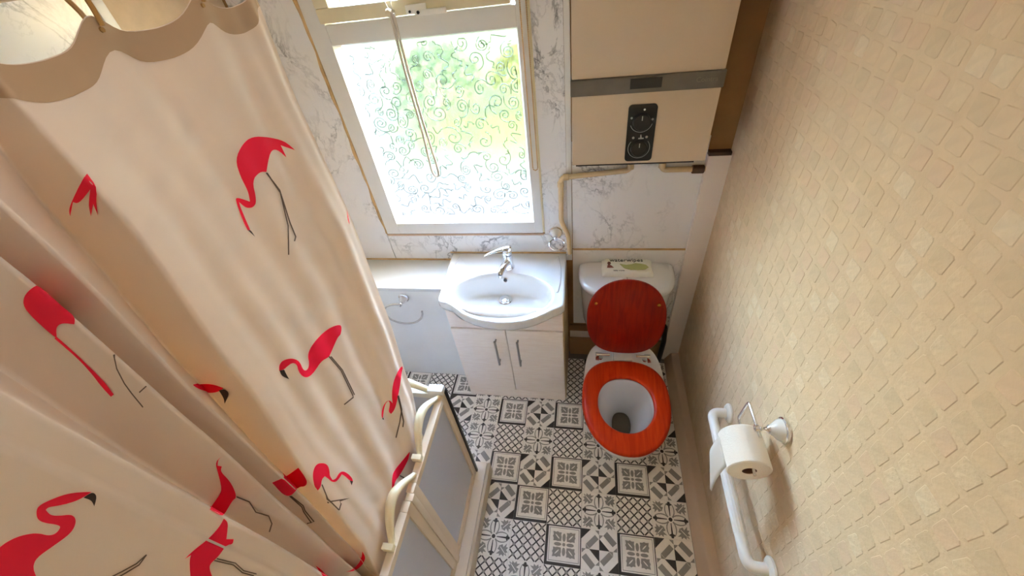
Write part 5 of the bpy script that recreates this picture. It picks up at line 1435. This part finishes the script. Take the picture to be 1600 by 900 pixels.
    [('b', [(12.56, 1.564), (12.541, 1.5663), (12.522, 1.5687), (12.503, 1.571), (12.483, 1.5733), (12.455, 1.5757), (12.427, 1.5782), (12.401, 1.5796), (12.374, 1.5809), (12.35, 1.5812), (12.326, 1.5816), (12.306, 1.5817), (12.285, 1.5819), (12.251, 1.5819), (12.224, 1.5817), (12.206, 1.5811), (12.189, 1.5804), (12.173, 1.5795), (12.158, 1.5784), (12.144, 1.5771), (12.131, 1.5756), (12.119, 1.5739), (12.107, 1.572), (12.096, 1.5699), (12.088, 1.5677), (12.082, 1.5652), (12.077, 1.5626), (12.076, 1.5598), (12.073, 1.5575), (12.068, 1.5556), (12.061, 1.5541), (12.053, 1.5531), (12.044, 1.5524), (12.032, 1.552), (12.019, 1.552), (12.004, 1.5523), (11.991, 1.5528), (11.981, 1.5534), (11.973, 1.5542), (11.968, 1.5551), (11.966, 1.5568), (11.967, 1.5592), (11.971, 1.5624), (11.979, 1.5662), (11.983, 1.5696), (11.985, 1.5724), (11.983, 1.5749), (11.979, 1.5768), (11.972, 1.5788), (11.962, 1.5807), (11.948, 1.5827), (11.932, 1.5846), (11.917, 1.5862), (11.903, 1.5874), (11.889, 1.5883), (11.876, 1.5887), (11.86, 1.5888), (11.841, 1.5885), (11.82, 1.5878), (11.795, 1.5867), (11.771, 1.5855), (11.747, 1.5842), (11.723, 1.5828), (11.7, 1.5812), (11.679, 1.5794), (11.659, 1.5773), (11.639, 1.5749), (11.621, 1.5723), (11.606, 1.5699), (11.593, 1.5678), (11.581, 1.5657), (11.564, 1.5623), (11.612, 1.5631), (11.637, 1.5635), (11.656, 1.5641), (11.674, 1.5647), (11.691, 1.5654), (11.709, 1.5663), (11.728, 1.5676), (11.747, 1.5692), (11.768, 1.571), (11.786, 1.5729), (11.803, 1.5747), (11.817, 1.5766), (11.831, 1.5784), (11.842, 1.5798), (11.852, 1.5806), (11.863, 1.5809), (11.88, 1.5806), (11.895, 1.5765), (11.901, 1.5741), (11.903, 1.5723), (11.902, 1.5704), (11.898, 1.5686), (11.891, 1.5666), (11.882, 1.5646), (11.871, 1.5624), (11.857, 1.5602), (11.847, 1.558), (11.842, 1.5559), (11.843, 1.5539), (11.847, 1.5519), (11.855, 1.55), (11.865, 1.5482), (11.878, 1.5465), (11.893, 1.5449), (11.91, 1.5435), (11.929, 1.5422), (11.948, 1.5412), (11.97, 1.5404), (11.995, 1.54), (12.023, 1.54), (12.054, 1.5404), (12.089, 1.5412), (12.121, 1.542), (12.154, 1.5427), (12.185, 1.5435), (12.215, 1.5442), (12.242, 1.5444), (12.266, 1.544), (12.287, 1.543), (12.305, 1.5415), (12.322, 1.5397), (12.337, 1.5375), (12.352, 1.5351), (12.365, 1.5323), (12.385, 1.5283), (12.412, 1.5232), (12.434, 1.5192), (12.455, 1.5151), (12.478, 1.5109), (12.5, 1.5067), (12.523, 1.5025), (12.545, 1.4982), (12.559, 1.4999), (12.574, 1.5015), (12.588, 1.5032), (12.601, 1.5048), (12.615, 1.5064), (12.626, 1.5083), (12.637, 1.5102), (12.647, 1.5121), (12.657, 1.515), (12.667, 1.5179), (12.673, 1.5208), (12.679, 1.5237), (12.685, 1.5266), (12.689, 1.5295), (12.693, 1.5324), (12.697, 1.5353), (12.701, 1.5381), (12.704, 1.5408), (12.708, 1.5436), (12.687, 1.5465), (12.666, 1.5493), (12.645, 1.5523), (12.624, 1.5552), (12.603, 1.5581), (12.582, 1.5611)]), ('k', [(11.602, 1.563), (11.581, 1.5624), (11.57, 1.5616), (11.565, 1.5605), (11.564, 1.5591), (11.567, 1.5577), (11.572, 1.5564), (11.579, 1.5551), (11.589, 1.5538), (11.601, 1.5525), (11.616, 1.5511), (11.638, 1.5493), (11.683, 1.5459), (11.667, 1.5489), (11.659, 1.5505), (11.654, 1.5517), (11.649, 1.553), (11.646, 1.5541), (11.644, 1.5555), (11.643, 1.5571), (11.644, 1.5593), (11.648, 1.5636)]), ('l', [(11.932, 1.4395), (11.962, 1.44), (11.992, 1.4406), (12.021, 1.4412), (12.049, 1.4418), (12.077, 1.4439), (12.104, 1.4459), (12.131, 1.4479), (12.157, 1.4498), (12.178, 1.4517), (12.199, 1.4535), (12.22, 1.4554), (12.241, 1.4572), (12.261, 1.4589), (12.281, 1.4607), (12.3, 1.4624), (12.32, 1.4641), (12.327, 1.4622), (12.308, 1.4605), (12.288, 1.4588), (12.269, 1.457), (12.249, 1.4552), (12.228, 1.4534), (12.207, 1.4516), (12.186, 1.4497), (12.165, 1.4478), (12.144, 1.4463), (12.122, 1.4447), (12.101, 1.4431), (12.079, 1.4414), (12.057, 1.4397), (12.028, 1.4391), (11.999, 1.4385), (11.969, 1.4379), (11.938, 1.4373)]), ('l', [(11.934, 1.4395), (11.974, 1.4387), (12.015, 1.4379), (12.054, 1.4372), (12.081, 1.439), (12.107, 1.4406), (12.132, 1.4423), (12.157, 1.4439), (12.179, 1.4454), (12.201, 1.447), (12.223, 1.4485), (12.244, 1.45), (12.264, 1.4514), (12.285, 1.4529), (12.304, 1.4543), (12.324, 1.4557), (12.344, 1.4571), (12.351, 1.4552), (12.331, 1.4538), (12.312, 1.4524), (12.292, 1.4509), (12.272, 1.4495), (12.251, 1.448), (12.23, 1.4465), (12.209, 1.445), (12.187, 1.4434), (12.165, 1.4418), (12.139, 1.4402), (12.113, 1.4385), (12.087, 1.4368), (12.06, 1.4351), (12.03, 1.4356), (12, 1.4361), (11.969, 1.4367), (11.937, 1.4373)])],
    [('b', [(9.737, 0.9686), (9.738, 0.9519), (9.743, 0.9412), (9.755, 0.9311), (9.773, 0.9197), (9.797, 0.9068), (9.824, 0.8936), (11.004, 0.9955), (11.031, 0.9836), (11.085, 0.9625), (11.096, 0.9894), (11.097, 1.0021), (11.091, 1.01), (11.08, 1.016), (11.063, 1.0201), (11.043, 1.0259), (11.021, 1.0333), (9.832, 0.9341), (9.783, 0.9516)])],
    [('b', [(5.176, 0.8321), (5.173, 0.8133), (5.19, 0.8004), (5.231, 0.7865), (5.3, 0.7681), (5.416, 0.7404), (7.054, 0.7923), (7.171, 0.7833), (7.293, 0.7736), (7.424, 0.7636), (7.557, 0.7547), (9.038, 0.8675), (9.138, 0.8707), (9.296, 0.8785), (9.179, 0.8772), (9.103, 0.8775), (9.03, 0.8789), (7.57, 0.7681), (7.447, 0.7785), (7.334, 0.7889), (7.227, 0.7991), (7.126, 0.809), (7.026, 0.8186), (5.419, 0.7652), (5.34, 0.7851), (5.271, 0.804)])],
    [('b', [(0.063, 1.5054), (0.144, 1.4977), (0.241, 1.4911), (0.327, 1.4846), (0.387, 1.4773), (0.407, 1.4839), (0.399, 1.4879), (0.368, 1.4915), (0.284, 1.4961), (0.163, 1.4999)])],
]

MPR = {'b': M_flam, 'k': M_beak, 'l': M_leg}
SU = .105                                     # cloth width of one column step, for an even triangulation


def print_mesh(poly, d):
    pts = [Vector((u * SU, z)) for u, z in poly]
    n0 = len(pts)
    xs = [p.x for p in pts]; ys = [p.y for p in pts]
    st_ = .006
    grid = []
    x = min(xs) + st_ / 2
    while x < max(xs):
        y = min(ys) + st_ / 2
        while y < max(ys):
            grid.append(Vector((x, y))); y += st_
        x += st_
    res = delaunay_2d_cdt(pts + grid, [], [list(range(n0))], 1, 1e-6)
    V = [tuple(cur_off(p.x / SU, p.y, d)) for p in res[0]]
    return V, [tuple(f) for f in res[2]]


for birdset in PRINTS:
    root = None
    for kind_, poly in birdset:
        V, F = print_mesh(poly, _s * (.0010 if kind_ == 'b' else .0014))
        if not F: continue
        used = sorted({i for f in F for i in f})
        re_ = {i: k for k, i in enumerate(used)}
        o = G().add([V[i] for i in used], [tuple(re_[i] for i in f) for f in F]).build(
            'printed_flamingo' if root is None else {'b': 'printed_neck', 'k': 'printed_beak', 'l': 'printed_leg'}[kind_], MPR[kind_], cu if root is None else root, smooth=True, angle=180)
        if root is None: root = o
#PRINTS-END
# rail and hooks
rail = empty('curtain_rail', (-.25, -.9, 1.962), 'tan shower curtain rail along the top of the flamingo curtain', 'curtain rail')
G().tube([(-.25, -1.885, 1.962), (-.25, -.30, 1.962)], .013, 14).build('rod', M_hook, rail, smooth=True)
G().lathe([(.024, 0), (.024, .008), (.016, .014)], (-.25, -1.897, 1.962), (0, 1, 0), 18).build('end_bracket', M_hook, rail, smooth=True)
G().tube([(-.25, -.30, 1.975), (-.25, -.30, ZC)], .007, 10).build('drop_bracket', M_hook, rail, smooth=True)
for k, y in enumerate(HOOKS_Y[1:]):
    us = min(range(0, NU + 1), key=lambda i: abs(cur_at(i / 12, 1.92)[1] - y)) / 12
    p = Vector(cur_at(us, 1.92))
    zt = ztop(us)
    pts = [(-.25 + .017 * math.cos(a), p.y, 1.962 + .017 * math.sin(a)) for a in [math.radians(220 - i * 30) for i in range(9)]]
    pts = [(p.x + .004, p.y, zt - .014), (p.x - .006, p.y, zt - .012), (p.x - .010, p.y, zt + .004)] + pts + [(p.x + .010, p.y, zt + .006), (p.x + .007, p.y, zt - .010)]
    o = G().tube(catmull(pts, 3), .0028, 7).build('curtain_hook', M_hook, smooth=True)
    nm = ['second', 'third', 'fourth', 'fifth', 'sixth', 'seventh', 'eighth'][k]
    tag(o, 'tan plastic curtain hook on the rail, %s from the window end' % nm, 'hook', 'curtain hooks on the rail')
